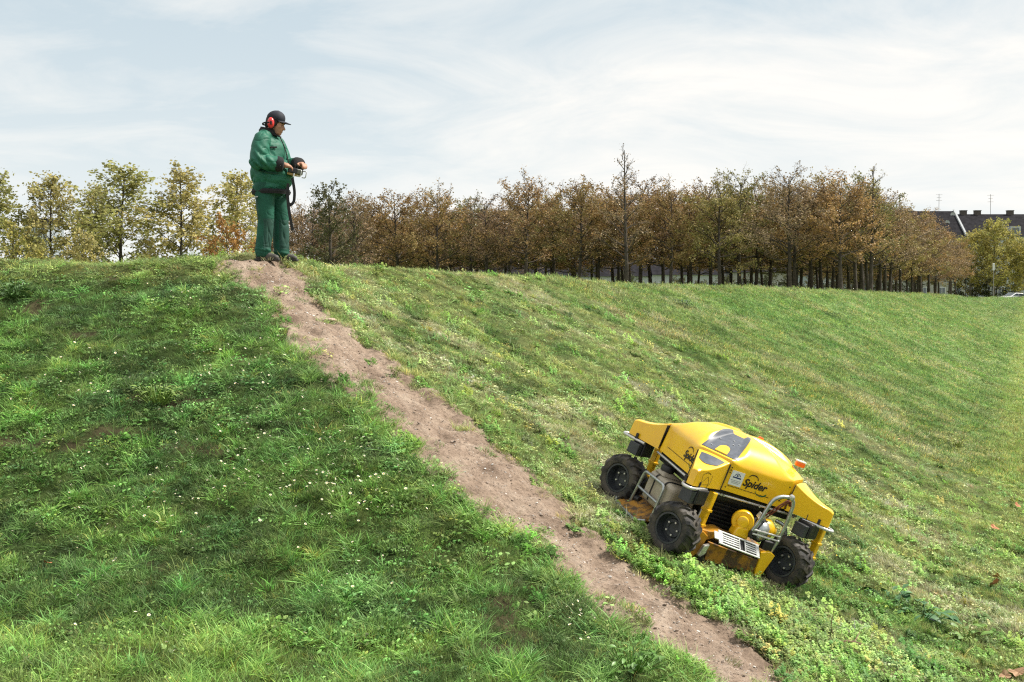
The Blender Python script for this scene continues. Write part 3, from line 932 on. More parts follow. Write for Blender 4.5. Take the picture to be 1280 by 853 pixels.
for row in range(19):
    for colm in range(13):
        x = ox - AY * colm * SP + GX2 * row * SP * 1.12 + r.normal(0, 0.4)
        y = oy + AX * colm * SP + GY2 * row * SP * 1.12 + r.normal(0, 0.4)
        if row > 5 and colm > 3 + (row < 9) * 2: continue            # hidden behind the front rows
        pxx = 640 + F * x / y
        q = r.choice(7, p=[0.17, 0.15, 0.15, 0.13, 0.12, 0.15, 0.13])
        if pxx < 560 and r.uniform() < 0.6: q = r.choice([5, 6, 6, 3])
        h = r.uniform(0.90, 1.07) * 1.66
        if pxx < 640: h *= 0.93
        if row > 6: h *= 0.94
        if row > 10: h *= 0.88
        (tm, cm), lm, lab = kinds[q]
        ords = ['first', 'second', 'third', 'fourth', 'fifth', 'sixth', 'seventh', 'eighth', 'ninth', 'tenth', 'eleventh', 'twelfth', 'thirteenth', 'fourteenth', 'fifteenth', 'sixteenth', 'seventeenth', 'eighteenth', 'nineteenth']
        where = ' tree within the rows of the dense grove'
        if row == 0: where = ' tree, %s from the right in the front row of the grove' % ords[colm]
        elif colm == 0: where = " tree, %s along the grove's right side row" % ords[row]
        g_ = KG[0 if q < 3 else (1 if q < 5 else 2)]
        make_tree('grove_tree', lab + where, 'tree', g_, tm, cm, lm, bark, (x, y, GROUND_BACK), r.uniform(0, 6.28), (1.20 * h * r.uniform(0.96, 1.14), 1.20 * h * r.uniform(0.96, 1.14), h))
def px_loc(px, D): return ((px - 640.0) / F * D, D, GROUND_BACK)
make_tree('grove_tree', 'tall nearly bare tree whose twigs rise highest from the grove', 'tree', None, *tall, brown, bark, px_loc(786, 103), 0.5, (1.75, 1.75, 1.80))
tall2 = tree_meshes(233, 7.0, 2.1, 1.2, 22, 1300, 0.08, 'cone', 0.11, 0.4, 0.2)
make_tree('grove_tree', 'thin tapering tree at the right end of the front row of the grove', 'tree', None, *tall2, olive, bark, px_loc(1088, 103), 0.5, (1.7, 1.7, 1.74))
dk_t = tree_meshes(240, 5.6, 0.8, 1.25, 30, 4200, 0.10, 'dome', 0.10)
make_tree('bushy_tree', 'dark green bushy tree just right of the man, at the left end of the grove', 'tree', None, *dk_t, dark, bark, px_loc(412, 100), 0.3, (1.9, 1.9, 1.72))
dk_t2 = tree_meshes(241, 5.2, 0.5, 1.4, 30, 3600, 0.09, 'dome', 0.10)
make_tree('bushy_tree', 'dull olive bushy tree between the dark green bushy tree and the grove', 'tree', None, *dk_t2, brown, bark, px_loc(447, 104), 1.3, (1.9, 1.9, 1.75))
# plane trees on the left
pl = [tree_meshes(250 + i, 8.6, 1.4, 1.9, 40, 6000, 0.150, 'round', 0.075, 0.15, 0.0, 0.30, up=0.5) for i in range(3)]
lab_p = ['golden green plane tree cut by the left edge of the photo', 'slim golden green plane tree in front of the grey block of flats', 'widest golden green plane tree, between the two slimmer ones', 'upright golden green plane tree left of the orange shrub', 'pale golden plane tree behind the man and the orange shrub']
for i, (px, D, h, w_) in enumerate([(-8, 56, 0.94, 1.05), (66, 57, 0.93, 0.98), (152, 58, 1.00, 1.32), (227, 58, 0.985, 1.12), (297, 60, 0.985, 1.12)]):
    make_tree('plane_tree', lab_p[i], 'tree', 'plane trees in a line left of the man', *pl[i % 3], gold, bark, px_loc(px, D), i * 1.7, (w_, w_, h * 0.815))
make_tree('plane_tree', 'small golden plane tree filling the gap left of the widest plane tree', 'tree', 'plane trees in a line left of the man', *pl[1], gold, bark, px_loc(122, 60), 2.2, (0.7, 0.7, 0.74))
sh = tree_meshes(260, 4.2, 0.3, 1.35, 26, 2600, 0.13, 'round', 0.06)
sh2 = tree_meshes(261, 4.0, 0.3, 1.3, 26, 2600, 0.13, 'round', 0.06)
sh3 = tree_meshes(262, 4.2, 0.3, 1.4, 28, 3200, 0.12, 'round', 0.06)
make_tree('shrub', 'yellow green shrub low at the left edge of the photo', 'shrub', None, *sh, yellow, bark, px_loc(20, 52), 0.4, (0.8, 0.8, 0.93))
make_tree('shrub', 'ochre green shrub low between the two left plane trees', 'shrub', None, *sh2, gold, bark, px_loc(108, 53), 1.4, (0.8, 0.8, 0.9))
make_tree('shrub', 'orange brown shrub close behind the man', 'shrub', None, *sh3, orange, bark, px_loc(288, 53), 2.4, (0.92, 0.92, 0.95))
make_tree('shrub', 'small brown shrub at the foot of the widest plane tree', 'shrub', None, *tree_meshes(263, 3.0, 0.2, 1.2, 22, 1800, 0.12, 'round', 0.05), orange, bark, px_loc(195, 54), 0.4, (0.7, 0.7, 0.62))
make_tree('shrub', 'rust brown shrub behind the legs of the man', 'shrub', None, *tree_meshes(264, 4.0, 0.2, 1.3, 26, 3000, 0.11, 'round', 0.05), brown, bark, px_loc(345, 55), 0.4, (1.1, 1.1, 0.92))
# yellow trees by the street at the right
ye = [tree_meshes(270 + i, 9.0, 1.7, 2.9, 36, 7000, 0.20, 'round', 0.12, 0.15, 0.0, 0.35) for i in range(2)]
for i, (px, D, h, w_, lab) in enumerate([(1242, 190, 1.396, 1.612, 'large yellow tree in front of the dark roofs'), (1212, 193, 1.199, 1.449, 'green yellow tree just right of the last trees of the grove'), (1286, 188, 1.069, 1.583, 'yellow tree cut by the right edge of the photo'), (1268, 196, 1.102, 1.368, 'yellow green tree behind the large yellow tree')]):
    make_tree('street_tree', lab, 'tree', 'yellow trees along the street', *ye[i % 2], yellow, bark_pale, px_loc(px, D), i * 2.1, (w_, w_, h))
for i, (px, D, w_, lab) in enumerate([(1215, 196, 2.1, 'dark green bush under the green yellow tree'), (1246, 198, 2.1, 'dark green bush under the large yellow tree')]):
    make_tree('bush', lab, 'bush', None, *tree_meshes(280 + i, 3.2, 0.2, 1.5, 26, 2200, 0.16, 'round', 0.06), dark, bark, px_loc(px, D), i, (w_, w_, 1.45))

hb_t, hb_c = tree_meshes(290, 4.2, 0.2, 2.0, 30, 3000, 0.18, 'round', 0.07)
for i in range(26):
    px = 470 + i * 27 + r.uniform(-9, 9)
    make_tree('bush', 'dark bush glimpsed between the trunks beyond the grove', 'bush', 'dark bushes beyond the grove', hb_t, hb_c, dark, bark, px_loc(px, 202 + r.uniform(-3, 3)), r.uniform(0, 6), (r.uniform(0.8, 1.3), 1.0, r.uniform(0.75, 1.15)))
# ------------------------------------------------------------------ street, houses, cars far off
asph = mat('asphalt', (0.055, 0.055, 0.058), 0.9, var=0.3, vscale=1.2)
def street_strip(name, label, y0, y1, z, m):
    V = [(-110, y0, z), (150, y0, z), (150, y1, z), (-110, y1, z)]
    tag(link_mesh(name, mesh_np(name, V, [(0, 1, 2, 3)]), m), label, kind='structure')
street_strip('road', 'street behind the grove and the dyke', 205, 218, GROUND_BACK + 0.05, asph)
roof_m = mat('roof_slate', (0.022, 0.021, 0.025), 0.95, spec=0.1, var=0.35, vscale=1.5)
white_m = mat('render_white', (0.40, 0.42, 0.44), 0.8, var=0.08, vscale=1)
cream_m = mat('render_cream', (0.30, 0.295, 0.28), 0.8, var=0.1, vscale=1)
grey_m = mat('render_grey', (0.30, 0.33, 0.37), 0.8, var=0.12, vscale=0.8)
glass_m = mat('window_glass', (0.06, 0.08, 0.10), 0.08, spec=0.8)
frame_m = mat('window_frame', (0.65, 0.66, 0.67), 0.5)
brick_m = mat('chimney_brick', (0.07, 0.06, 0.058), 0.9, var=0.3, vscale=4)
steel_m = mat('antenna_steel', (0.25, 0.24, 0.23), 0.5, 0.6)
def house(label, x0, x1, yf, depth, eave, ridge, wall_m, storeys, nwin, group, name='row_house', chim=(), ant=(), dish=None, gable_strip=False, flat=False, dormers=()):
    o = thing(name, label, 'house' if name == 'row_house' else 'building', (x0, yf, GROUND_BACK), (0, 0, 0), group)
    w = x1 - x0
    MB().box((w / 2, depth / 2, eave / 2), (w - 0.01, depth, eave)).build('wall', wall_m, o)
    rf = MB()
    if flat:
        rf.box((w / 2, depth / 2, eave + 0.2), (w + 0.2, depth + 0.3, 0.4))
    else:
        rf.hexa([(-0.05, -0.5, eave + 0.01), (w - 0.05, -0.5, eave + 0.01), (w - 0.05, depth + 0.5, eave + 0.01), (-0.05, depth + 0.5, eave + 0.01),
                 (-0.05, depth / 2 - 0.1, ridge), (w - 0.05, depth / 2 - 0.1, ridge), (w - 0.05, depth / 2 + 0.1, ridge), (-0.05, depth / 2 + 0.1, ridge)])
    rfo = rf.build('roof', roof_m, o)
    for cxp in chim:
        MB().box((cxp, depth / 2, ridge + 0.05), (1.2, 0.9, 1.2)).box((cxp, depth / 2, ridge + 0.70), (1.35, 1.05, 0.14)).build('chimney', brick_m, rfo)
    for axp, hh in ant:
        a = MB().tube([(axp, depth / 2, ridge - 0.2), (axp, depth / 2, ridge + hh)], 0.045, 6)
        for q, l in ((0.95, 1.3), (0.78, 0.9), (0.62, 1.2)):
            a.tube([(axp - l / 2, depth / 2, ridge + hh * q), (axp + l / 2, depth / 2, ridge + hh * q)], 0.03, 5)
        a.build('antenna', steel_m, rfo)
    if dish:
        for dx, dz in dish:
            f_ = (ridge - dz) / (ridge - eave)
            MB().lathe([(0.10, 0.02), (0.06, 0.3), (0, 0.5), (-0.05, 0.5)], 14, Matrix.Translation((dx, depth / 2 - f_ * (depth / 2 + 0.3) - 0.35, dz)) @ Matrix.Rotation(R_(90), 4, 'Z')).build('satellite_dish', white_m, rfo)
    if gable_strip:
        MB().hexa([(w + 0.0, -0.55, eave), (w + 0.35, -0.55, eave), (w + 0.35, -0.55, eave + 0.5), (w + 0.0, -0.55, eave + 0.5),
                   (w + 0.0, depth / 2, ridge), (w + 0.35, depth / 2, ridge), (w + 0.35, depth / 2, ridge + 0.4), (w + 0.0, depth / 2, ridge + 0.4)]).build('gable_edge', white_m, rfo)
    for (dx) in dormers:
        dm = MB().box((dx, 1.2, eave + 1.0), (2.0, 2.4, 1.9)).build('dormer', white_m, rfo)
        MB().box((dx, -0.03, eave + 1.05), (1.3, 0.06, 1.2)).build('pane', glass_m, dm)
    sh_ = eave / storeys
    wm = None
    for fl in range(storeys):
        for k in range(nwin):
            xw = (k + 0.5) * w / nwin
            zw = sh_ * (fl + 0.55); hw_ = 1.45 if fl else 1.9
            fr = MB()
            ww = min(1.3, w / nwin * 0.62)
            for (cx_, cz_, sx_, sz_) in ((0, hw_ / 2, ww, 0.1), (0, -hw_ / 2, ww, 0.1), (-ww / 2, 0, 0.1, hw_ + 0.1), (ww / 2, 0, 0.1, hw_ + 0.1), (0, 0, 0.07, hw_ - 0.1)):
                fr.box((xw + cx_, -0.03, zw + cz_), (sx_, 0.10, sz_))
            w_o = fr.build('window', frame_m, o, fix=False)
            MB().box((xw, -0.002, zw), (ww - 0.1, 0.03, hw_ - 0.1)).build('pane', glass_m, w_o, fix=False)
    return o
def hx(px, D): return (px - 640.0) / F * D
# dark roofed terraces at the right
D = 232
house('long dark roofed house with white gable edge and satellite dishes at the right', hx(1128, D), hx(1206, D), D, 14, 12.4, 18.4, cream_m, 3, 4, None, ant=[(hx(1188, D) - hx(1128, D), 3.4)], dish=[(hx(1203, D) - hx(1128, D), 17.6), (hx(1191, D) - hx(1128, D), 15.9)], gable_strip=True)
D = 235
house('long house with three chimneys on its dark roof at the right edge', hx(1206.8, D), hx(1330, D), D, 14, 13.2, 18.0, grey_m, 3, 7, None, chim=[hx(1219, D) - hx(1206.8, D), hx(1237, D) - hx(1206.8, D), hx(1279, D) - hx(1206.8, D)], ant=[(hx(1254, D) - hx(1206.8, D), 4.0)], dormers=[hx(1268, D) - hx(1206.8, D)])
# block of flats at the left
D = 130
house('grey block of flats seen through the leaves of the slim plane tree', hx(31, D), hx(60, D), D, 5, 9.2, 9.2, grey_m, 4, 3, None, 'apartment_block', flat=True)
# low pale houses glimpsed under the crowns of the grove
D = 222
for i, (p0, p1, m_, e_, lab) in enumerate([(430, 498, grey_m, 3.6, 'low grey house glimpsed under the left end of the grove'), (985, 1058, grey_m, 3.7, 'low grey house glimpsed between the trunks near the front corner'), (500, 575, white_m, 3.6, 'low white house glimpsed under the left part of the grove'), (577, 669, cream_m, 3.7, 'low cream house glimpsed through the trunks below the middle of the grove'), (670, 814, white_m, 3.4, 'long low white house glimpsed between the trunks near the tall bare tree'), (815, 905, white_m, 3.6, 'low white house glimpsed between the trunks right of the tall bare tree'), (915, 985, cream_m, 3.9, 'low pale house glimpsed through the thick of the trunks'), (1060, 1120, grey_m, 3.6, 'low grey house glimpsed behind the last rows of the grove')]):
    house(lab, hx(p0, D), hx(p1, D), D, 9, e_ * 1.5, e_ * 1.5 + 3, m_, 1, 4, 'low houses behind the grove')
# vehicles
def car(name, label, cat, loc, rz, paint, van=False, group=None):
    o = thing(name, label, cat, loc, (0, 0, rz), group)
    Lh = 2.6 if van else 2.15
    if van:
        prof = [(-Lh, 0.35), (-Lh, 2.3), (-Lh + 0.15, 2.42), (1.1, 2.42), (1.75, 1.45), (2.45, 1.15), (Lh, 0.9), (Lh, 0.35)]
    else:
        prof = [(-Lh, 0.35), (-Lh - 0.02, 0.75), (-Lh + 0.2, 0.98), (-1.6, 1.02), (-1.0, 1.40), (0.2, 1.46), (1.05, 1.02), (1.85, 0.86), (Lh, 0.68), (Lh, 0.35)]
    hw_ = 0.98 if van else 0.88
    MB().prism(prof, lambda u, v, a: (u, a, v), -hw_, hw_).build('body', paint, o, bevel=0.09, seg=3)
    if van:
        win = [[(0.65, 1.5), (0.65, 2.1), (1.12, 2.1), (1.55, 1.5)]]
    else:
        win = [[(-1.25, 1.05), (-0.92, 1.34), (-0.25, 1.39), (-0.25, 1.05)], [(-0.18, 1.05), (-0.18, 1.39), (0.2, 1.38), (0.85, 1.05)]]
    for wq in win:
        for s in (-1, 1):
            MB().prism(wq, lambda u, v, a: (u, a, v), s * (hw_ + 0.006), s * (hw_ - 0.03)).build('window', glass_m, o)
    ws = MB()
    if van: ws.hexa([(1.20, -0.8, 2.27), (1.20, 0.8, 2.27), (1.74, 0.85, 1.49), (1.74, -0.85, 1.49), (1.22, -0.8, 2.30), (1.22, 0.8, 2.30), (1.77, 0.85, 1.52), (1.77, -0.85, 1.52)])
    else: ws.hexa([(0.30, -0.68, 1.41), (0.30, 0.68, 1.41), (0.98, 0.75, 1.07), (0.98, -0.75, 1.07), (0.32, -0.68, 1.44), (0.32, 0.68, 1.44), (1.0, 0.75, 1.09), (1.0, -0.75, 1.09)])
    ws.build('windscreen', glass_m, o)
    for ax_ in (-1.35, 1.35):
        for s in (-1, 1):
            wl = MB().lathe([(-0.1, 0.2), (-0.1, 0.31), (0.1, 0.31), (0.1, 0.2)], 20, Matrix.Translation((ax_, s * (hw_ - 0.08), 0.31)) @ Matrix.Rotation(R_(90), 4, 'Z'), close=True).build('wheel', tyre_far, o)
            MB().lathe([(-0.06, 0.0), (-0.06, 0.2), (0.06, 0.2), (0.06, 0.0)], 14, Matrix.Translation((ax_, s * (hw_ - 0.08), 0.31)) @ Matrix.Rotation(R_(90), 4, 'Z')).build('rim', steel_m, wl)
    for s in (-1, 1):
        MB().box((Lh - 0.05, s * (hw_ - 0.25), 0.72), (0.12, 0.3, 0.14)).build('headlight', frame_m, o)
        MB().box((-Lh, s * (hw_ - 0.2), 0.85), (0.08, 0.22, 0.16)).build('tail_light', lamp_red, o)
    return o
tyre_far = mat('car_tyre', (0.02, 0.02, 0.02), 0.8)
lamp_red = mat('tail_lamp', (0.3, 0.02, 0.02), 0.3)
p_white = mat('paint_white', (0.75, 0.76, 0.77), 0.25, coat=0.5)
p_dark = mat('paint_dark', (0.03, 0.035, 0.05), 0.25, coat=0.5)
p_blue = mat('paint_blue', (0.06, 0.12, 0.25), 0.25, coat=0.5)
p_silver = mat('paint_silver', (0.40, 0.42, 0.44), 0.3, 0.4)
zr = GROUND_BACK + 0.055
car('parked_car', 'white car parked at the far end of the dyke', 'car', (hx(1266, 174), 174, -0.45), R_(200), p_white)
car('parked_car', 'dark car parked behind the white one at the right edge of the photo', 'car', (hx(1287, 172), 172, -0.45), R_(185), p_dark)
lp = thing('lamp_post', 'thin grey lamp post in front of the large yellow tree', 'lamp post', (hx(1241, 180), 180, GROUND_BACK))
lp.scale = (1.1, 1.1, 1.45)
MB().tube([(0, 0, 0), (0, 0, 3.6)], [0.075, 0.05], 10).build('pole', steel_m, lp)
MB().box((0, 0, 3.95), (0.24, 0.24, 0.75)).build('lantern', frame_m, lp, bevel=0.04)
st = thing('sign_post', 'small white sign on a post between the plane trees and the orange shrub', 'sign', (hx(254, 50), 50, GROUND_BACK))
MB().tube([(0, 0, 0), (0, 0, 2.6)], 0.03, 8).build('post', steel_m, st)
MB().box((0, -0.04, 2.25), (0.16, 0.03, 0.42)).build('panel', frame_m, st, bevel=0.01)
# ------------------------------------------------------------------ the slope mower
yel_m = mat('mower_yellow', (0.90, 0.53, 0.010), 0.33, col2=(0.84, 0.47, 0.02), vscale=6, thresh=(0.30, 0.50), detail=4, coat=0.5, spec=0.5, bump=0.03, bscale=9)
yel_d = mat('mower_yellow_dirty', (0.62, 0.29, 0.012), 0.6, col2=(0.20, 0.12, 0.05), vscale=9, thresh=(0.36, 0.58))
rusty = mat('mower_deck_rust', (0.42, 0.20, 0.02), 0.75, col2=(0.09, 0.055, 0.03), vscale=14, thresh=(0.42, 0.60), bump=0.3, bscale=40)
black_m = mat('mower_black', (0.016, 0.016, 0.018), 0.5, var=0.4, vscale=10)
panel_m = mat('mower_dark_panel', (0.080, 0.090, 0.112), 0.35, var=0.25, vscale=18, coat=0.3)
tyre_m = mat('mower_tyre', (0.016, 0.016, 0.017), 0.66, col2=(0.075, 0.064, 0.050), vscale=9, thresh=(0.40, 0.60), detail=8, bump=0.2, bscale=50)
hub_m = mat('mower_hub', (0.035, 0.040, 0.045), 0.5, var=0.3, vscale=9)
steel2 = mat('mower_tube_steel', (0.44, 0.47, 0.48), 0.35, 0.75, var=0.2, vscale=20)
zinc = mat('mower_zinc', (0.60, 0.60, 0.58), 0.35, 0.6, var=0.15, vscale=30)
tank_m = mat('mower_tank_plastic', (0.40, 0.36, 0.28), 0.5, col2=(0.26, 0.22, 0.16), vscale=6)
grille_m = mat('mower_grille', (0.56, 0.57, 0.56), 0.45, 0.3, var=0.12, vscale=15)
decal_w = mat('sticker_white', (0.78, 0.79, 0.80), 0.4)
decal_k = mat('lettering_black', (0.012, 0.012, 0.014), 0.5)
decal_g = mat('lettering_green', (0.02, 0.14, 0.05), 0.5)
decal_b = mat('lettering_blue', (0.02, 0.04, 0.16), 0.5)
lens_o = mat('orange_lens', (0.85, 0.16, 0.02), 0.2, coat=0.6)
glass_c = mat('lens_clear', (0.75, 0.75, 0.74), 0.2)
hose_m = mat('hose_red_brown', (0.16, 0.035, 0.02), 0.5)

HC = (0.09, 0.06)                                     # hood centre over the wheel rectangle
mower = thing('slope_mower', 'yellow four wheeled remote controlled slope mower with black tyres working across the bank', 'mower', tuple(MO))
mower.rotation_euler = Matrix(MR.tolist()).to_euler()
def hc(x, y, z): return (x + HC[0], y + HC[1], z)
ZB = 0.635                                             # lower rim of the hood
SX, SY, GX_, GY_ = 0.550, 0.525, 0.318, 0.315          # side half distances, gap half positions
octo = [(GX_, -SY), (SX, -GY_), (SX, GY_), (GX_, SY), (-GX_, SY), (-SX, GY_), (-SX, -GY_), (-GX_, -SY)]
def outline(th):
    """ray to the octagon of the main hood"""
    dx, dy = math.cos(th), math.sin(th)
    best = 9
    for i in range(8):
        (x1, y1), (x2, y2) = octo[i], octo[(i + 1) % 8]
        d = dx * (y2 - y1) - dy * (x2 - x1)
        if abs(d) < 1e-9: continue
        t_ = (x1 * (y2 - y1) - y1 * (x2 - x1)) / d
        u_ = (x1 * dy - y1 * dx) / d
        if t_ > 0 and -1e-6 <= u_ <= 1 + 1e-6: best = min(best, t_)
    return best
def hood_h(th, r):
    dev = abs(((math.degrees(th) - 45) % 90 + 45) % 90 - 45)      # degrees from the nearest diagonal: 0..45
    w = float(sstep(11.0 + 9 * (1 - r), 24.0 + 9 * (1 - r), dev))
    sd = 0.872 + 0.200 * max(0.0, 1 - r ** 3.6) ** 0.78
    dg = 1.077 - 0.175 * r ** 1.35
    return dg * (1 - w) + sd * w
def hood_pt(th, r, up=0.0):
    R = outline(th) * r
    return (R * math.cos(th) + HC[0], R * math.sin(th) + HC[1], hood_h(th, r) + up)
NT = 192
rs = [0.12, 0.24, 0.36, 0.46, 0.56, 0.65, 0.73, 0.80, 0.86, 0.91, 0.95, 0.98, 1.0]
V = [(HC[0], HC[1], 1.077)]; Fc = []
ths = [2 * math.pi * (k + 0.5) / NT for k in range(NT)]
for r_ in rs:
    for th in ths: V.append(hood_pt(th, r_))
# wall rings below the shoulder
for dz, fl in ((0.012, 1.004), (0.03, 1.006), (None, 1.020), ('in', 0.985)):
    for th in ths:
        R = outline(th) * fl
        z = hood_h(th, 1.0) - dz if isinstance(dz, float) else ZB
        V.append((R * math.cos(th) + HC[0], R * math.sin(th) + HC[1], z))
nr = len(rs) + 4
for k in range(NT): Fc.append((0, 1 + k, 1 + (k + 1) % NT))
for j in range(nr - 1):
    for k in range(NT):
        k2 = (k + 1) % NT
        Fc.append((1 + j * NT + k, 1 + (j + 1) * NT + k, 1 + (j + 1) * NT + k2, 1 + j * NT + k2))
mb = MB(); mb.add(V, Fc)
hood = mb.build('hood', yel_m, mower, smooth=True)
# the gap lines beside the corner pods
def pod(sx, sy):
    """corner pod: wedge from the gap line out to a rounded tip"""
    I0 = Vector((GX_ + 0.026, -(SY + 0.014), 0)); I1 = Vector((SX + 0.014, -(GY_ + 0.026), 0))
    T0 = Vector((0.695, -0.705, 0)); T1 = Vector((0.735, -0.660, 0))
    nu, nv = 9, 14
    g = []
    for j in range(nv + 1):
        v_ = j / nv
        row = []
        for i in range(nu + 1):
            u_ = i / nu
            a = I0.lerp(T0, v_ ** 1.0); b = I1.lerp(T1, v_)
            p = a.lerp(b, u_)
            z = 0.785 + 0.105 * (1 - v_) ** 1.9 - 0.010 * (2 * u_ - 1) ** 2
            if v_ > 0.86: z -= 0.020 * ((v_ - 0.86) / 0.14) ** 2
            row.append(Vector((p.x, p.y, z)))
        g.append(row)
    V = []; Fc = []
    for row in g:
        V += [tuple(p) for p in row]
    W_ = nu + 1
    for j in range(nv):
        for i in range(nu): Fc.append((j * W_ + i, j * W_ + i + 1, (j + 1) * W_ + i + 1, (j + 1) * W_ + i))
    rim = [j * W_ for j in range(nv + 1)] + [nv * W_ + i for i in range(1, nu + 1)] + [j * W_ + nu for j in range(nv - 1, -1, -1)] + [i for i in range(nu - 1, 0, -1)]
    c = Vector((0.6, -0.57, 0))
    b0 = len(V)
    for q in rim:
        p = Vector(V[q]); f_ = (p - c); V.append((p.x + f_.x * 0.035, p.y + f_.y * 0.035, ZB - 0.005))
    n = len(rim)
    for k in range(n):
        Fc.append((rim[k], rim[(k + 1) % n], b0 + (k + 1) % n, b0 + k))
    V = [(x * sx + HC[0], -y * sy + HC[1], z) for x, y, z in V]
    m_ = MB(); m_.add(V, Fc)
    o = m_.build('corner_pod', yel_m, mower, smooth=True, bevel=0.016, seg=3)
    return o
pods = {}
for sx, sy in ((-1, 1), (-1, -1), (1, -1), (1, 1)):
    pods[(sx, sy)] = pod(sx, sy)
# black plates added to put dark shade into the hood and pod gaps
for sx, sy in pods:
    a_ = Vector((GX_ * sx + 0.0, -SY * sy, 0)); b_ = Vector((SX * sx, -GY_ * sy, 0))
    n_ = Vector((sx, -sy, 0)).normalized()
    P = []
    for o_ in (0.0155, 0.021):
        for q, z_ in ((a_, ZB + 0.005), (b_, ZB + 0.005), (b_, 0.868), (a_, 0.868)):
            c_ = q * 1.012 + n_ * o_; P.append((c_.x + HC[0], c_.y + HC[1], z_))
    MB().hexa(P).build('gap_shade_plate', black_m, hood)
# dark panels lying in the valley that faces the near corner
def hood_patch(name, th0, halfw, r0, r1, up, m, parent, nu=26, nv=22, edge=None):
    V = []; Fc = []
    for j in range(nv + 1):
        r_ = r0 + (r1 - r0) * j / nv
        hw_ = halfw(j / nv)
        for i in range(nu + 1):
            th = th0 + R_(hw_) * (2 * i / nu - 1)
            V.append(hood_pt(th, r_, up))
    for j in range(nv):
        for i in range(nu):
            a = j * (nu + 1) + i
            Fc.append((a, a + 1, a + nu + 2, a + nu + 1))
    n0 = len(V)
    # a skirt gives the sheet its thickness
    rim = list(range(nu + 1)) + [j * (nu + 1) + nu for j in range(1, nv + 1)] + [nv * (nu + 1) + i for i in range(nu - 1, -1, -1)] + [j * (nu + 1) for j in range(nv - 1, 0, -1)]
    for q in rim: V.append((V[q][0], V[q][1], V[q][2] - up - 0.004))
    n = len(rim)
    for k in range(n): Fc.append((rim[k], rim[(k + 1) % n], n0 + (k + 1) % n, n0 + k))
    mb = MB(); mb.add(V, Fc)
    return mb.build(name, m, parent, smooth=True)
dpan = hood_patch('dark_panel', R_(225), lambda v: 40 - 42 * v + 18 * v * v, 0.26, 0.965, 0.004, panel_m, hood)
hood_patch('latch_cover', R_(226), lambda v: 5.6 * math.sqrt(max(0.04, 1 - (1 - min(1, v * 2.2)) ** 2)), 0.74, 0.955, 0.012, yel_m, hood, 10, 12)
# small white specks scattered on the panel
for i, (dth, rr) in enumerate([(6, 0.62), (-11, 0.86), (3, 0.5), (-14, 0.60), (13, 0.55)]):
    p = Vector(hood_pt(R_(225 + dth), rr, 0.0075))
    MB().box(p, (0.012, 0.012, 0.003), (0, 0, i)).build('white_speck', decal_w, dpan)
# dark sheet on top of the near pod
pd = pods[(-1, -1)]
def pod_top(sx, sy, u_, v_, up):
    I0 = Vector((GX_ + 0.026, -(SY + 0.014), 0)); I1 = Vector((SX + 0.014, -(GY_ + 0.026), 0))
    T0 = Vector((0.695, -0.705, 0)); T1 = Vector((0.735, -0.660, 0))
    p = I0.lerp(T0, v_).lerp(I1.lerp(T1, v_), u_)
    z = 0.785 + 0.105 * (1 - v_) ** 1.9 - 0.010 * (2 * u_ - 1) ** 2
    return (p.x * sx + HC[0], -p.y * sy + HC[1], z + up)
V = []; Fc = []
nu, nv = 12, 8
for j in range(nv + 1):
    for i in range(nu + 1):
        u_ = 0.10 + 0.80 * i / nu
        vmax = 0.34 + 0.16 * (1 - (2 * i / nu - 1) ** 2)
        V.append(pod_top(-1, -1, u_, 0.10 + (vmax - 0.10) * j / nv, 0.004))
for j in range(nv):
    for i in range(nu):
        a = j * (nu + 1) + i; Fc.append((a, a + 1, a + nu + 2, a + nu + 1))
n0 = len(V)
V += [(x, y, z - 0.008) for x, y, z in V]
Fc += [tuple(reversed([q + n0 for q in f_])) for f_ in Fc[:nu * nv]]
MB().add(V, Fc).build('dark_panel', panel_m, pd, smooth=True)

# frames for flat print on the sloping side faces
def side_frame(p_left, p_right, zt):
    """matrix whose X runs along the face, Y up the face, Z outwards"""
    a = Vector(p_left); b = Vector(p_right)
    x = (b - a).normalized(); up = Vector((0, 0, 1)); z = x.cross(up).normalized(); y = z.cross(x)
    return Matrix(((x.x, y.x, z.x, a.x), (x.y, y.y, z.y, a.y), (x.z, y.z, z.z, a.z), (0, 0, 0, 1)))
def on_face(face, u_, v_, out=0.004):
    """face 'front' = the side with the big lettering, 'left' = the side by the fuel tank; the walls flare slightly"""
    if face == 'front':
        y = -SY * (1.006 + 0.014 * (0.87 - v_) / 0.235) - out
        return Vector((u_ + HC[0], y + HC[1], v_))
    x = -SX * (1.006 + 0.014 * (0.87 - v_) / 0.235) - out
    return Vector((x + HC[0], -u_ + HC[1], v_))
def face_quad(name, face, u0, u1, v0, v1, m, parent, out=0.003, th=0.002, rotz=0.0):
    cu, cv = (u0 + u1) / 2, (v0 + v1) / 2
    P = []
    for o_ in (out, out + th):
        for (u_, v_) in ((u0, v0), (u1, v0), (u1, v1), (u0, v1)):
            du, dv = u_ - cu, v_ - cv
            P.append(on_face(face, cu + du * math.cos(rotz) - dv * math.sin(rotz), cv + du * math.sin(rotz) + dv * math.cos(rotz), o_))
    return MB().hexa(P).build(name, m, parent)
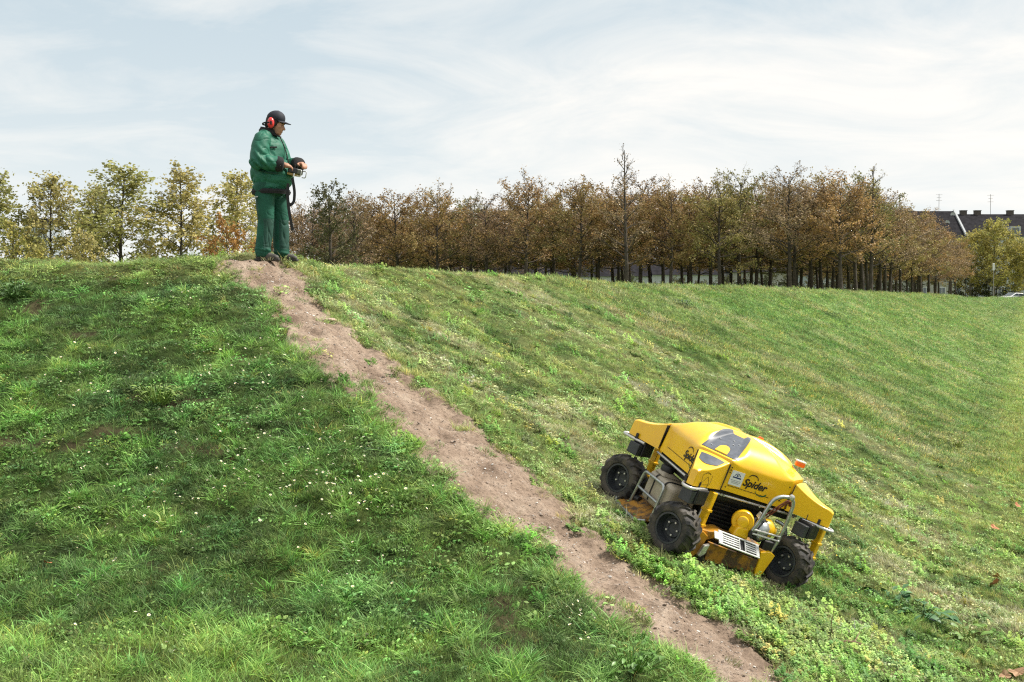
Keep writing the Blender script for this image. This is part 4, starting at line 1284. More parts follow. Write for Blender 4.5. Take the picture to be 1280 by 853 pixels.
def lettering(name, txt, face, u0, v0, size, m, parent, shear=0.25, out=0.004, sx=1.0, rot=0.0, bold=0.0):
    cu = bpy.data.curves.new(name, 'FONT'); cu.body = txt; cu.size = size; cu.shear = shear; cu.offset = bold
    cu.extrude = 0.0008
    tmp = bpy.data.objects.new(name, cu); C.objects.link(tmp)
    dg = bpy.context.evaluated_depsgraph_get()
    me = bpy.data.meshes.new_from_object(tmp.evaluated_get(dg))
    bpy.data.objects.remove(tmp)
    for v in me.vertices:
        x_, y_, z_ = v.co
        x_ *= sx
        v.co = on_face(face, u0 + x_ * math.cos(rot) - y_ * math.sin(rot), v0 + x_ * math.sin(rot) + y_ * math.cos(rot), out + z_)
    return link_mesh(name, me, m, parent)
def stroke(name, face, pts, w, m, parent, out=0.0035):
    """painted line along (u,v) points"""
    n = len(pts); V = []; Fc = []
    for i, (u_, v_) in enumerate(pts):
        a = pts[max(i - 1, 0)]; b = pts[min(i + 1, n - 1)]
        d = Vector((b[0] - a[0], b[1] - a[1])).normalized(); nx_, ny_ = -d.y, d.x
        ww = w(i / (n - 1)) if callable(w) else w
        V += [on_face(face, u_ + nx_ * ww / 2, v_ + ny_ * ww / 2, out), on_face(face, u_ - nx_ * ww / 2, v_ - ny_ * ww / 2, out)]
    for i in range(n - 1): Fc.append((2 * i, 2 * i + 1, 2 * i + 3, 2 * i + 2))
    nv_ = len(V)
    V += [Vector(p) + (on_face(face, 0, 0.7, 0.0012) - on_face(face, 0, 0.7, 0)) for p in V]
    Fc += [tuple(q + nv_ for q in f_) for f_ in Fc]
    return MB().add(V, Fc).build(name, m, parent)
def logo(face, u0, v0, s, parent):
    lettering('lettering', 'Spider', face, u0, v0, 0.115 * s, decal_k, parent, 0.3, bold=0.0022)
    arcp = [(u0 + s * (0.105 + 0.065 * math.cos(a)), v0 + s * (0.085 + 0.052 * math.sin(a))) for a in np.linspace(2.9, 0.1, 18)]
    stroke('logo_arc', face, arcp, lambda t_: 0.009 * s * (0.35 + 0.9 * math.sin(math.pi * t_)), decal_k, parent)
    arcq = [(u0 + s * (0.255 + 0.075 * math.cos(a)), v0 + s * (-0.010 + 0.052 * math.sin(a))) for a in np.linspace(-2.9, -0.35, 18)]
    stroke('logo_arc', face, arcq, lambda t_: 0.012 * s * (0.3 + 0.9 * t_), decal_g, parent)
stick = face_quad('sticker', 'front', -0.292, -0.165, 0.700, 0.828, decal_w, hood)
for q, (w_, h_) in enumerate([(0.085, 0.012), (0.095, 0.005), (0.095, 0.005), (0.075, 0.005)]):
    v_ = [0.772, 0.745, 0.733, 0.721][q]
    face_quad('sticker_line', 'front', -0.2285 - w_ / 2, -0.2285 + w_ / 2, v_ - h_ / 2, v_ + h_ / 2, decal_b if q == 0 else mat('sticker_grey', (0.35, 0.36, 0.4), 0.5), stick, out=0.0055, th=0.0006)
stroke('sticker_emblem', 'front', [(-0.2285 + 0.026 * math.cos(a), 0.782 + 0.026 * math.sin(a)) for a in np.linspace(3.0, 0.15, 14)], 0.006, decal_b, stick, out=0.0058)
face_quad('sticker_emblem', 'front', -0.2365, -0.2205, 0.782, 0.797, decal_b, stick, out=0.0055, th=0.0006)
logo('front', -0.155, 0.728, 0.80, hood)
lettering('lettering', '02', 'front', 0.200, 0.690, 0.060, decal_k, hood, 0.2, bold=-0.0004, sx=1.15)
stroke('pinstripe', 'front', [(-0.29, 0.688), (0.14, 0.688)], 0.004, decal_k, hood)
logo('left', 0.125, 0.735, 0.80, hood)
stroke('pinstripe', 'left', [(-0.20, 0.705), (0.36, 0.705)], 0.004, decal_k, hood)
# thin outline icon on the near pod's right face
def pod_face(u_, v_, out=0.004):
    a = Vector((-0.320 + HC[0], -0.540 + HC[1], 0)); b = Vector((-0.708 + HC[0], -0.722 + HC[1], 0))
    d = (b - a); nrm = Vector((-d.y, d.x, 0)).normalized()
    if nrm.y > 0: nrm = -nrm
    p = a + d * u_ + nrm * out; return Vector((p.x, p.y, v_))
def pod_stroke(pts, w=0.004):
    V = []; Fc = []
    for i, (u_, v_) in enumerate(pts):
        V += [pod_face(u_, v_ + w / 2, 0.012), pod_face(u_, v_ - w / 2, 0.012), pod_face(u_ + 0.012, v_, 0.012)]
    for i in range(len(pts) - 1):
        Fc += [(3 * i, 3 * i + 1, 3 * i + 4, 3 * i + 3), (3 * i, 3 * i + 2, 3 * i + 5, 3 * i + 3)]
    MB().add(V, Fc).build('warning_icon', decal_k, pd, fix=False)
for pts_ in ([(0.52, 0.75), (0.52, 0.665), (0.80, 0.655), (0.84, 0.745), (0.72, 0.775), (0.60, 0.76)], [(0.56, 0.68), (0.66, 0.735), (0.78, 0.68)], [(0.60, 0.755), (0.68, 0.765), (0.78, 0.755)]):
    pod_stroke(pts_)
for (u_, v_) in ((-0.308, 0.845), (-0.309, 0.822), (-0.310, 0.800), (-0.300, 0.668), (0.300, 0.675), (0.300, 0.835)):
    c_ = on_face('front', u_, v_, 0.001)
    MB().tube([c_, c_ + Vector((0, -0.005, 0))], 0.0055, 8).build('rivet', black_m, hood)
# seam tabs: small black clips along the lower rim of the pods
for (sx, sy), po in pods.items():
    for (px_, py_) in ((0.62, -0.668), (0.52, -0.612), (0.70, -0.560)):
        MB().box((px_ * sx + HC[0], -py_ * sy + HC[1], ZB + 0.012), (0.022, 0.022, 0.05), (0, 0, R_(45))).build('clip', black_m, po)
# orange marker on the dome and the beacon behind
MB().box(hood_pt(R_(20), 0.42, 0.012), (0.06, 0.035, 0.024), (0, 0.2, R_(35))).build('marker_lamp', lens_o, hood, bevel=0.006)
bx_, by_ = 0.600, -0.160
bst = MB().tube([(bx_ - 0.004, by_, 0.84), (bx_ + 0.002, by_, 0.985)], 0.0065, 8).build('beacon_stalk', zinc, mower)
MB().box((bx_ + 0.006, by_, 1.002), (0.092, 0.045, 0.044), (0, 0, R_(-12))).build('beacon', lens_o, bst, bevel=0.012, seg=3)
MB().box((bx_ + 0.006, by_, 1.030), (0.096, 0.048, 0.014), (0, 0, R_(-12))).build('beacon_cap', glass_c, bst, bevel=0.007)

# chassis: dark ring under the hood and radiator box
ch = MB().box(hc(0, 0, 0.575), (0.94, 0.86, 0.105)).build('chassis', black_m, mower, bevel=0.01)
MB().box(hc(0.0, -0.10, 0.40), (0.62, 0.50, 0.30)).build('engine_block', black_m, mower, bevel=0.02)
for k in range(7):
    MB().box(hc(-0.10, -0.372, 0.30 + k * 0.035), (0.34, 0.022, 0.014)).build('cooling_rib', black_m, mower)
# rails
rail = MB().tube([hc(-0.37, -0.500, 0.585), hc(0.50, -0.500, 0.598)], 0.011, 8).build('rail', zinc, mower, smooth=True)
for u_ in (-0.30, -0.27, 0.1, 0.46):
    MB().tube([hc(u_, -0.512, 0.589), hc(u_, -0.528, 0.589)], 0.010, 6).build('bolt', zinc, rail)
MB().tube(fillet([hc(-0.545, 0.36, 0.60), hc(-0.545, 0.0, 0.600), hc(-0.560, -0.30, 0.605)], 0.05), 0.012, 8).build('rail', zinc, mower, smooth=True)
# U-shaped bumper tubes round the pod tips
for (sx, sy) in pods:
    pts = [(0.50, -0.600), (0.68, -0.725), (0.735, -0.740), (0.770, -0.690), (0.755, -0.640), (0.64, -0.48)]
    MB().tube(fillet([(x * sx + HC[0], -y * sy + HC[1], 0.612) for x, y in pts], 0.06, 6), 0.014, 10).build('bumper_tube', zinc, mower, smooth=True)

# wheels with their legs
AXIS_YAW = R_(206)                                     # where the hub faces point
ad = Vector((math.cos(AXIS_YAW), math.sin(AXIS_YAW), 0))
def wheel(wx, wy):
    M4 = Matrix.Translation((wx, wy, WR)) @ Matrix.Rotation(AXIS_YAW, 4, 'Z')
    rim = MB().lathe([(0.012, 0.0), (0.014, 0.045), (0.022, 0.05), (0.022, 0.075), (0.004, 0.085), (0.004, 0.112), (0.070, 0.124), (0.088, 0.128), (0.088, 0.118), (0.094, 0.118), (0.094, 0.134), (-0.094, 0.134), (-0.094, 0.0)], 36, M4).build('wheel', hub_m, mower, smooth=True)
    for k in range(5):
        a = 2 * math.pi * k / 5
        c = M4 @ Vector((0.028, 0.058 * math.cos(a), 0.058 * math.sin(a)))
        MB().tube([c, c + ad * 0.016], 0.009, 6).build('wheel_bolt', zinc, rim)
    tyre = MB().lathe([(0.088, 0.134), (0.100, 0.142), (0.106, 0.165), (0.104, 0.188), (0.088, 0.204), (0.05, 0.2095), (0, 0.211), (-0.05, 0.2095), (-0.088, 0.204), (-0.104, 0.188), (-0.106, 0.165), (-0.100, 0.142), (-0.088, 0.134)], 48, M4).build('tyre', tyre_m, rim, smooth=True)
    nl = 15
    for k in range(nl * 2):
        s = 1 if k % 2 == 0 else -1
        a0 = 2 * math.pi * k / (2 * nl)
        P = []
        prof = [(0.006, 0.212, 0.0, 0.013), (0.045, 0.210, 0.105, 0.0135), (0.086, 0.2035, 0.215, 0.015), (0.106, 0.186, 0.265, 0.017)]
        V = []; Fc = []
        for (ax_, rad, dth, wd) in prof:
            for rr_ in (rad - 0.006, rad + 0.0175 if ax_ < 0.1 else rad + 0.009):
                for wsgn in (-1, 1):
                    th = a0 + dth + wsgn * wd / rad * (0.9 if rr_ > rad else 1.15)
                    V.append(M4 @ Vector((s * ax_, rr_ * math.cos(th), rr_ * math.sin(th))))
        for q in range(3):
            o_ = q * 4
            for (i0, i1) in ((0, 1), (1, 3), (3, 2), (2, 0)):
                Fc.append((o_ + i0, o_ + i1, o_ + 4 + i1, o_ + 4 + i0))
        Fc += [(0, 2, 3, 1), (12, 13, 15, 14)]
        lugs.add(V, Fc)
    return rim, tyre
for wx, wy in WHEELS:
    lugs = MB()
    rim, tyre = wheel(wx, wy)
    lo = lugs.build('tread_lugs', tyre_m, rim); lo['kind'] = 'stuff'
    # leg: yellow square post on the inner side, black motor on top, arm to the axle
    p = Vector((wx + 0.085, wy + 0.012, 0)) - ad * 0.215
    M3 = Matrix.Rotation(AXIS_YAW, 3, 'Z')
    leg = MB().box((p.x, p.y, 0.395), (0.056, 0.060, 0.41), M3).build('leg', yel_m, mower, bevel=0.008)
    MB().box((p.x, p.y, 0.435), (0.068, 0.078, 0.022), M3).build('clamp', yel_m, leg, bevel=0.004)
    MB().box((p.x, p.y, 0.30), (0.068, 0.078, 0.018), M3).build('clamp', yel_m, leg, bevel=0.004)
    q = Vector((wx, wy, WR))
    MB().tube([q + ad * -0.22, q + ad * 0.0], 0.045, 12).build('axle', black_m, leg)
    mt = Vector((wx, wy, 0.545)) - ad * 0.09
    MB().box((mt.x, mt.y, 0.548), (0.15, 0.15, 0.135), M3).build('steering_motor', black_m, leg, bevel=0.012)
    m2 = Vector((wx, wy, 0)) - ad * -0.02
    MB().box((m2.x, m2.y, 0.535), (0.06, 0.12, 0.11), M3).build('motor_plate', hub_m, leg, bevel=0.006)

# left side: guard frame, deck edge, fuel tank
def Lp(u_, z, x=-0.60): return (x, u_, z)
g = [Lp(0.37, 0.10, -0.55), Lp(0.30, 0.425, -0.56), Lp(-0.155, 0.445, -0.57), Lp(-0.13, 0.10, -0.56)]
gf = MB().tube(fillet(g, 0.055, 6), 0.014, 10).build('guard_frame', steel2, mower, smooth=True)
MB().tube([Lp(0.335, 0.262, -0.553), Lp(-0.142, 0.275, -0.563)], 0.013, 8).build('crossbar', steel2, gf, smooth=True)
deck = MB().box((0.08, 0.06, 0.115), (1.10, 0.86, 0.10)).build('mower_deck', rusty, mower, bevel=0.02)
MB().hexa([(-0.64, 0.44, 0.03), (-0.64, -0.02, 0.03), (-0.46, -0.10, 0.10), (-0.46, 0.50, 0.10), (-0.64, 0.44, 0.05), (-0.64, -0.02, 0.05), (-0.46, -0.10, 0.165), (-0.46, 0.50, 0.165)]).build('deck_flap', rusty, mower, bevel=0.006)
MB().tube(fillet([(-0.60, 0.56, 0.10), (-0.655, 0.44, 0.045), (-0.655, -0.03, 0.045), (-0.60, -0.12, 0.09)], 0.05), 0.012, 8).build('deck_lip', steel2, mower, smooth=True)
MB().tube([(-0.575, 0.53, 0.13), (-0.50, 0.30, 0.15)], 0.03, 10).build('hinge', black_m, mower)
tank = MB().box((-0.41, 0.0, 0.335), (0.26, 0.52, 0.28)).build('fuel_tank', tank_m, mower, bevel=0.045, seg=4)
MB().hexa([(-0.53, 0.03, 0.475), (-0.53, 0.23, 0.475), (-0.29, 0.23, 0.475), (-0.29, 0.03, 0.475), (-0.50, 0.08, 0.52), (-0.50, 0.18, 0.52), (-0.40, 0.18, 0.52), (-0.40, 0.08, 0.52)]).build('tank_neck', tank_m, tank, bevel=0.02, seg=3)
MB().lathe([(0, 0.0), (0, 0.062), (0.03, 0.066), (0.05, 0.058), (0.05, 0.0)], 20, Matrix.Translation((-0.45, 0.13, 0.515)) @ Matrix.Rotation(R_(-90), 4, 'Y')).build('filler_cap', black_m, tank, smooth=True)
for y_ in (-0.10, 0.10):
    MB().tube(fillet([(-0.544, y_, 0.22), (-0.545, y_, 0.46), (-0.50, y_, 0.480), (-0.30, y_, 0.480)], 0.05), 0.007, 6).build('tank_strap', black_m, tank)

# front side: strut, chute, blower, motor, roll bar, grille, deck skirt
MB().tube([(-0.285, -0.41, 0.27), (-0.265, -0.405, 0.565)], 0.024, 12).build('strut', zinc, mower, smooth=True)
MB().tube([(-0.292, -0.41, 0.19), (-0.285, -0.41, 0.29)], 0.032, 12).build('strut_sleeve', black_m, mower, smooth=True)
MB().prism([(-0.36, 0.235), (-0.30, 0.275), (-0.23, 0.275), (-0.13, 0.305), (0.06, 0.275), (0.06, 0.225), (-0.13, 0.245), (-0.22, 0.20), (-0.30, 0.10), (-0.36, 0.04)], lambda u_, v_, a: (u_, a, v_), -0.56, -0.40).build('chute_plate', yel_d, mower, bevel=0.006)
MB().prism([(-0.38, 0.22), (-0.31, 0.27), (-0.25, 0.24), (-0.27, 0.10), (-0.33, 0.0), (-0.39, 0.02)], lambda u_, v_, a: (u_, a, v_), -0.60, -0.565).build('side_plate', yel_d, mower, bevel=0.006)
fan = MB().lathe([(-0.05, 0.0), (-0.05, 0.088), (-0.035, 0.098), (0.015, 0.098), (0.025, 0.090), (0.028, 0.055), (0.05, 0.050), (0.055, 0.040), (0.056, 0.0)], 28, Matrix.Translation((0.055, -0.52, 0.435)) @ Matrix.Rotation(R_(-118), 4, 'Z')).build('fan_shield', yel_m, mower, smooth=True)
MB().prism([(-0.055, -0.005), (0.06, -0.005), (0.085, -0.10), (-0.075, -0.10)], lambda u_, v_, a: (0.055 + u_, -0.52 + a, 0.40 + v_), -0.06, 0.05).build('fan_foot', yel_m, fan, bevel=0.02, seg=3)
mo = MB().lathe([(-0.09, 0.0), (-0.09, 0.075), (-0.06, 0.092), (0.0, 0.096), (0.05, 0.085), (0.08, 0.05), (0.085, 0.0)], 28, Matrix.Translation((0.245, -0.52, 0.405)) @ Matrix.Rotation(R_(-60), 4, 'Z')).build('drive_motor', steel2, mower, smooth=True)
for k in range(3):
    MB().lathe([(-0.035 + 0.03 * k, 0.09), (-0.035 + 0.03 * k, 0.103), (-0.025 + 0.03 * k, 0.103), (-0.025 + 0.03 * k, 0.09)], 24, Matrix.Translation((0.245, -0.52, 0.405)) @ Matrix.Rotation(R_(-60), 4, 'Z'), close=True).build('motor_fin', hub_m, mo)
MB().lathe([(-0.05, 0.0), (-0.05, 0.085), (0.0, 0.092), (0.035, 0.07), (0.06, 0.04), (0.075, 0.04), (0.075, 0.0)], 24, Matrix.Translation((0.325, -0.50, 0.425)) @ Matrix.Rotation(R_(-10), 4, 'Z')).build('pulley_cover', yel_m, mo, smooth=True)
MB().box((0.205, -0.53, 0.525), (0.07, 0.06, 0.05), (0.2, 0.3, 0.4)).tube([(0.17, -0.55, 0.50), (0.23, -0.56, 0.57)], 0.018, 8).build('hydraulic_fitting', zinc, mo, bevel=0.006)
rb = MB().tube(fillet([(0.115, -0.62, 0.405), (0.135, -0.63, 0.50), (0.175, -0.635, 0.755), (0.375, -0.635, 0.795), (0.395, -0.63, 0.60), (0.400, -0.61, 0.36), (0.395, -0.58, 0.25)], 0.095, 8), 0.0165, 12).build('roll_bar', steel2, mower, smooth=True)
MB().tube([(0.115, -0.635, 0.420), (0.385, -0.635, 0.425)], 0.009, 8).build('crossbar', zinc, rb, smooth=True)
MB().tube([(0.115, -0.637, 0.385), (0.39, -0.637, 0.385)], 0.009, 8).build('crossbar', zinc, rb, smooth=True)
MB().tube(fillet([(0.115, -0.62, 0.405), (0.10, -0.62, 0.36), (0.145, -0.60, 0.34)], 0.02), 0.014, 8).build('roll_bar_foot', black_m, rb, smooth=True)
MB().lathe([(-0.01, 0.0), (-0.01, 0.024), (0.012, 0.024), (0.022, 0.01), (0.022, 0.0)], 14, Matrix.Translation((0.325, -0.652, 0.79)) @ Matrix.Rotation(R_(-90), 4, 'Z')).build('bolt', zinc, rb, smooth=True)
for k in range(2):
    MB().tube(fillet([(0.205 + 0.03 * k, -0.56, 0.535), (0.23 + 0.03 * k, -0.60, 0.62), (0.33 + 0.02 * k, -0.615, 0.755), (0.37 + 0.01 * k, -0.60, 0.70)], 0.06), 0.007, 8).build('hose', hose_m, mower, smooth=True)
MB().tube(fillet([(0.44, -0.40, 0.50), (0.52, -0.44, 0.49), (0.555, -0.46, 0.42), (0.56, -0.46, 0.34)], 0.06), 0.017, 10).build('exhaust_pipe', steel2, mower, smooth=True)
MB().box((0.335, -0.575, 0.30), (0.10, 0.06, 0.10)).build('bracket', black_m, mower, bevel=0.01)
# grille plate with slots: bars built singly between a top and a bottom rail
gO = Vector((-0.215, -0.640, 0.325)); gX = Vector((0.445, 0.025, -0.035)); gN = Vector((0.0, -0.66, 0.75)).normalized(); gY = gX.cross(gN).normalized() * -0.125
def gp(u_, v_, n_=0.0): return gO + gX * u_ + gY * v_ + gN * n_
def gslab(u0, u1, v0, v1, h=0.014, sl=0.0):
    return [gp(u0, v0, 0), gp(u1, v0, 0), gp(u1, v1, 0), gp(u0, v1, 0), gp(u0, v0, h), gp(u1, v0, h), gp(u1, v1, h), gp(u0, v1, h)]
if gY.z > 0: gY = -gY
gr_back = MB().hexa([p - gN * 0.012 for p in gslab(0.03, 0.97, 0.05, 0.95, 0.008)]).build('grille', black_m, mower)
for nm, a in (('grille_rail', (0.0, 1.0, -0.02, 0.10)), ('grille_rail', (0.0, 1.0, 0.90, 1.02)), ('grille_rail', (0.0, 0.10, 0.10, 0.90)), ('grille_rail', (0.92, 1.0, 0.10, 0.90)), ('grille_rail', (0.50, 0.53, 0.1, 0.9)), ('grille_rail', (0.64, 0.67, 0.1, 0.9))):
    MB().hexa(gslab(*a)).build(nm, grille_m, gr_back, bevel=0.004)
for k in range(4):
    v_ = 0.24 + 0.165 * k
    MB().hexa(gslab(0.10, 0.50, v_ - 0.035, v_ + 0.045, 0.012)).build('grille_bar', grille_m, gr_back)
    MB().hexa(gslab(0.67, 0.92, v_ - 0.035, v_ + 0.045, 0.012)).build('grille_bar', grille_m, gr_back)
ear = MB().hexa(gslab(-0.10, 0.02, 0.15, 0.75, 0.012)).build('grille_ear', zinc, gr_back, bevel=0.01)
sk = MB().prism([(-0.23, 0.20), (0.30, 0.165), (0.30, 0.035), (-0.20, 0.035)], lambda u_, v_, a: (u_, a, v_), -0.615, -0.585).build('deck_skirt', rusty, mower, bevel=0.006)
MB().prism([(0.275, 0.245), (0.36, 0.275), (0.42, 0.25), (0.36, 0.02), (0.30, 0.02), (0.29, 0.16)], lambda u_, v_, a: (u_, a, v_), -0.635, -0.60).build('side_plate', yel_m, mower, bevel=0.006)
MB().box((0.33, -0.565, 0.255), (0.15, 0.10, 0.02), (0, 0.1, 0)).build('side_plate', yel_d, mower, bevel=0.005)
MB().prism([(-0.285, 0.17), (-0.235, 0.19), (-0.245, 0.10), (-0.28, 0.06), (-0.31, 0.07)], lambda u_, v_, a: (u_, a, v_), -0.66, -0.62).build('lever', zinc, mower, bevel=0.008)
for k in range(9):
    MB().box((-0.24 + k * 0.058, -0.60, 0.03), (0.050, 0.012, 0.10)).build('rubber_flap', black_m, mower, bevel=0.003)
# ------------------------------------------------------------------ the man with the remote control
jac_m = mat('jacket_green', (0.015, 0.128, 0.080), 0.60, var=0.16, vscale=6, bump=0.25, bscale=18, spec=0.4)
tro_m = mat('trousers_green', (0.012, 0.086, 0.056), 0.7, var=0.2, vscale=6, bump=0.25, bscale=18, spec=0.3)
tro_d = mat('trousers_dark_patch', (0.010, 0.060, 0.043), 0.75, var=0.2, vscale=6)
knit_m = mat('knit_black', (0.012, 0.012, 0.014), 0.85, bump=0.3, bscale=120)
cap_m = mat('cap_navy', (0.012, 0.015, 0.026), 0.75, var=0.25, vscale=20)
skin_m = mat('skin', (0.46, 0.235, 0.155), 0.5, var=0.12, vscale=18, spec=0.4)
hair_m = mat('hair_dark', (0.016, 0.012, 0.010), 0.7)
muff_m = mat('ear_muff_red', (0.72, 0.035, 0.035), 0.35, coat=0.4)
shoe_m = mat('shoe_grey', (0.075, 0.07, 0.062), 0.7, var=0.35, vscale=20)
sole_m = mat('shoe_sole', (0.035, 0.033, 0.03), 0.8)
strap_m = mat('strap_black', (0.012, 0.012, 0.013), 0.7)
remote_m = mat('remote_dark', (0.025, 0.025, 0.028), 0.4)
remote_y = mat('remote_tan', (0.40, 0.26, 0.09), 0.5)
grey_trim = mat('reflective_grey', (0.5, 0.5, 0.5), 0.5)
lip_m = mat('lips', (0.30, 0.11, 0.09), 0.5)

class Blob:
    """tapered limbs and ellipsoids that are fused into one continuous skin"""
    def __init__(s): s.bm = bmesh.new()
    def ball(s, c, r, rot=None):
        r = r if isinstance(r, (tuple, list)) else (r, r, r)
        m = Matrix.Translation(c) @ (Euler(rot).to_matrix().to_4x4() if rot else Matrix()) @ Matrix.Diagonal((*r, 1))
        bmesh.ops.create_icosphere(s.bm, subdivisions=3, radius=1, matrix=m)
        return s
    def limb(s, pts, rr, n=14):
        mb = MB(); mb.tube(pts, list(rr), n)
        vs_ = [s.bm.verts.new(v) for v in mb.v]
        for f_ in mb.f: s.bm.faces.new([vs_[i] for i in f_])
        for p, r in zip(pts, rr): s.ball(p, r * 0.995)
        return s
    def build(s, name, m, parent, voxel=0.012, smooth=6, wrinkle=None):
        me = bpy.data.meshes.new(name); bmesh.ops.recalc_face_normals(s.bm, faces=s.bm.faces); s.bm.to_mesh(me); s.bm.free()
        o = bpy.data.objects.new(name, me); C.objects.link(o)
        rm = o.modifiers.new('r', 'REMESH'); rm.mode = 'VOXEL'; rm.voxel_size = voxel
        if smooth:
            sm = o.modifiers.new('s', 'SMOOTH'); sm.iterations = smooth; sm.factor = 0.5
        dg = bpy.context.evaluated_depsgraph_get()
        me2 = bpy.data.meshes.new_from_object(o.evaluated_get(dg))
        bpy.data.objects.remove(o)
        me2.name = name
        if wrinkle is not None:
            n = len(me2.vertices)
            co = np.zeros(n * 3, np.float32); me2.vertices.foreach_get('co', co); co = co.reshape(-1, 3)
            no = np.zeros(n * 3, np.float32); me2.vertices.foreach_get('normal', no); no = no.reshape(-1, 3)
            co = co + no * wrinkle(co)[:, None]
            me2.vertices.foreach_set('co', co.ravel()); me2.update()
        me2.shade_smooth()
        return link_mesh(name, me2, m, parent)
PD = 14.45
pxy = np.array([(341 - 640) / F * PD, PD])
pz_ = float(gz(pxy[0], pxy[1])) - 0.005
man = thing('person', 'man in green workwear, black cap and red ear muffs standing on the crest', 'person', (pxy[0], pxy[1], pz_), (0, 0, R_(-9)))
man.scale = (1.035, 1.035, 1.035)
# skeleton (x forward, y to his left, z up); metres
hipR, kneeR, ankR = (-0.050, -0.100, 0.88), (-0.035, -0.115, 0.47), (-0.070, -0.118, 0.085)
hipL, kneeL, ankL = (0.015, 0.100, 0.88), (0.070, 0.108, 0.47), (0.068, 0.115, 0.085)
shR, elR, wrR = (-0.040, -0.210, 1.365), (-0.055, -0.305, 1.110), (0.200, -0.185, 1.085)
shL, elL, wrL = (-0.020, 0.210, 1.365), (0.075, 0.290, 1.120), (0.305, 0.100, 1.115)
headc = Vector((0.055, 0, 1.575))
tilt = Matrix.Rotation(R_(17), 3, 'Y')                 # looks down at the control
def H(x, y, z): return headc + tilt @ Vector((x, y, z))
B = Blob()
# head: skull, face wedge, jaw, nose, brow, lips, ears
B.ball(H(-0.018, 0, 0.030), (0.098, 0.076, 0.100))
B.ball(H(0.030, 0, -0.025), (0.066, 0.064, 0.098))
B.ball(H(0.045, 0, -0.088), (0.050, 0.048, 0.036))
B.ball(H(0.072, 0, -0.100), (0.024, 0.026, 0.021))
B.ball(H(0.062, 0, 0.022), (0.034, 0.056, 0.022))
B.limb([H(0.086, 0, 0.012), H(0.104, 0, -0.018), H(0.114, 0, -0.034)], (0.010, 0.012, 0.015), 10)
B.ball(H(0.100, 0.013, -0.036), 0.010).ball(H(0.100, -0.013, -0.036), 0.010)
B.ball(H(0.088, 0, -0.066), (0.014, 0.026, 0.009)).ball(H(0.086, 0, -0.079), (0.013, 0.023, 0.009))
for s in (-1, 1):
    B.ball(H(0.058, s * 0.042, -0.022), (0.028, 0.022, 0.026))
    B.ball(H(-0.012, s * 0.077, -0.018), (0.024, 0.012, 0.036))
    B.ball(H(0.076, s * 0.031, 0.004), (0.012, 0.014, 0.010))
B.limb([(-0.040, 0, 1.36), H(-0.030, 0, -0.075)], (0.072, 0.064))
# trunk and limbs inside the clothes, running out into the hands
B.ball((-0.045, 0, 1.16), (0.135, 0.175, 0.28)).ball((-0.03, 0, 0.92), (0.13, 0.165, 0.13))
for hip, kn, an in ((hipR, kneeR, ankR), (hipL, kneeL, ankL)):
    B.limb([hip, kn, an], (0.085, 0.062, 0.045))
for sh, el, wr in ((shR, elR, wrR), (shL, elL, wrL)):
    B.limb([sh, el, wr], (0.062, 0.048, 0.031))
def hand(B, wr, fwd, palmn, curl, s, spread=0.019):
    """palm, four unequal bent fingers and a thumb from the side of the palm; fwd = knuckle direction, palmn = out of the palm"""
    f_ = Vector(fwd).normalized(); n_ = Vector(palmn); n_ = (n_ - f_ * n_.dot(f_)).normalized(); w_ = f_.cross(n_).normalized() * s
    wr = Vector(wr)
    B.limb([wr, wr + f_ * 0.05], (0.030, 0.030), 12)
    for q in (-1.5, -0.5, 0.5, 1.5):
        B.limb([wr + f_ * 0.03 + w_ * q * 0.014, wr + f_ * 0.088 + w_ * q * spread], (0.0165, 0.0145), 10)
    for q, (l, sp) in zip((-1.5, -0.5, 0.5, 1.5), ((0.060, 0.020), (0.074, 0.020), (0.078, 0.020), (0.069, 0.020))):
        b = wr + f_ * 0.090 + w_ * q * spread
        a1 = curl * 0.55; a2 = curl * 1.25; a3 = curl * 1.75
        d1 = f_ * math.cos(a1) + n_ * math.sin(a1); d2 = f_ * math.cos(a2) + n_ * math.sin(a2); d3 = f_ * math.cos(a3) + n_ * math.sin(a3)
        p1 = b + d1 * l * 0.45; p2 = p1 + d2 * l * 0.32; p3 = p2 + d3 * l * 0.24
        B.limb([b, p1, p2, p3], (0.0098, 0.0094, 0.0086, 0.0076), 10)
    t0 = wr + f_ * 0.028 + w_ * 0.030; t1 = t0 + (f_ * 0.7 + w_ * 0.75 + n_ * 0.35).normalized() * 0.042; t2 = t1 + (f_ * 0.9 + w_ * 0.10 + n_ * 0.35).normalized() * 0.032; t3 = t2 + (f_ + n_ * 0.2).normalized() * 0.022
    B.limb([t0, t1, t2, t3], (0.016, 0.0125, 0.0108, 0.009), 10)
hand(B, wrR, (0.86, 0.42, -0.22), (0.1, 0.35, -1), 0.95, 1)
hand(B, wrL, (0.62, -0.55, -0.05), (0.05, -0.3, -1), 0.95, -1)
body = B.build('body', skin_m, man, voxel=0.0060, smooth=3)
for s in (-1, 1):
    MB().lathe([(0, 0.0), (0, 0.009), (0.006, 0.006), (0.007, 0)], 12, Matrix.Translation(H(0.082, s * 0.031, 0.000)) @ Matrix.Rotation(R_(s * 14), 4, 'Z')).build('eye', remote_m, man, smooth=True)
    MB().tube([H(0.088, s * 0.014, 0.020), H(0.090, s * 0.030, 0.024), H(0.082, s * 0.048, 0.018)], [0.004, 0.0055, 0.003], 6).build('eyebrow', hair_m, man, smooth=True)
MB().tube([H(0.088, -0.024, -0.073), H(0.1005, 0, -0.072), H(0.088, 0.024, -0.073)], [0.003, 0.0045, 0.003], 6).build('mouth', lip_m, man, smooth=True)
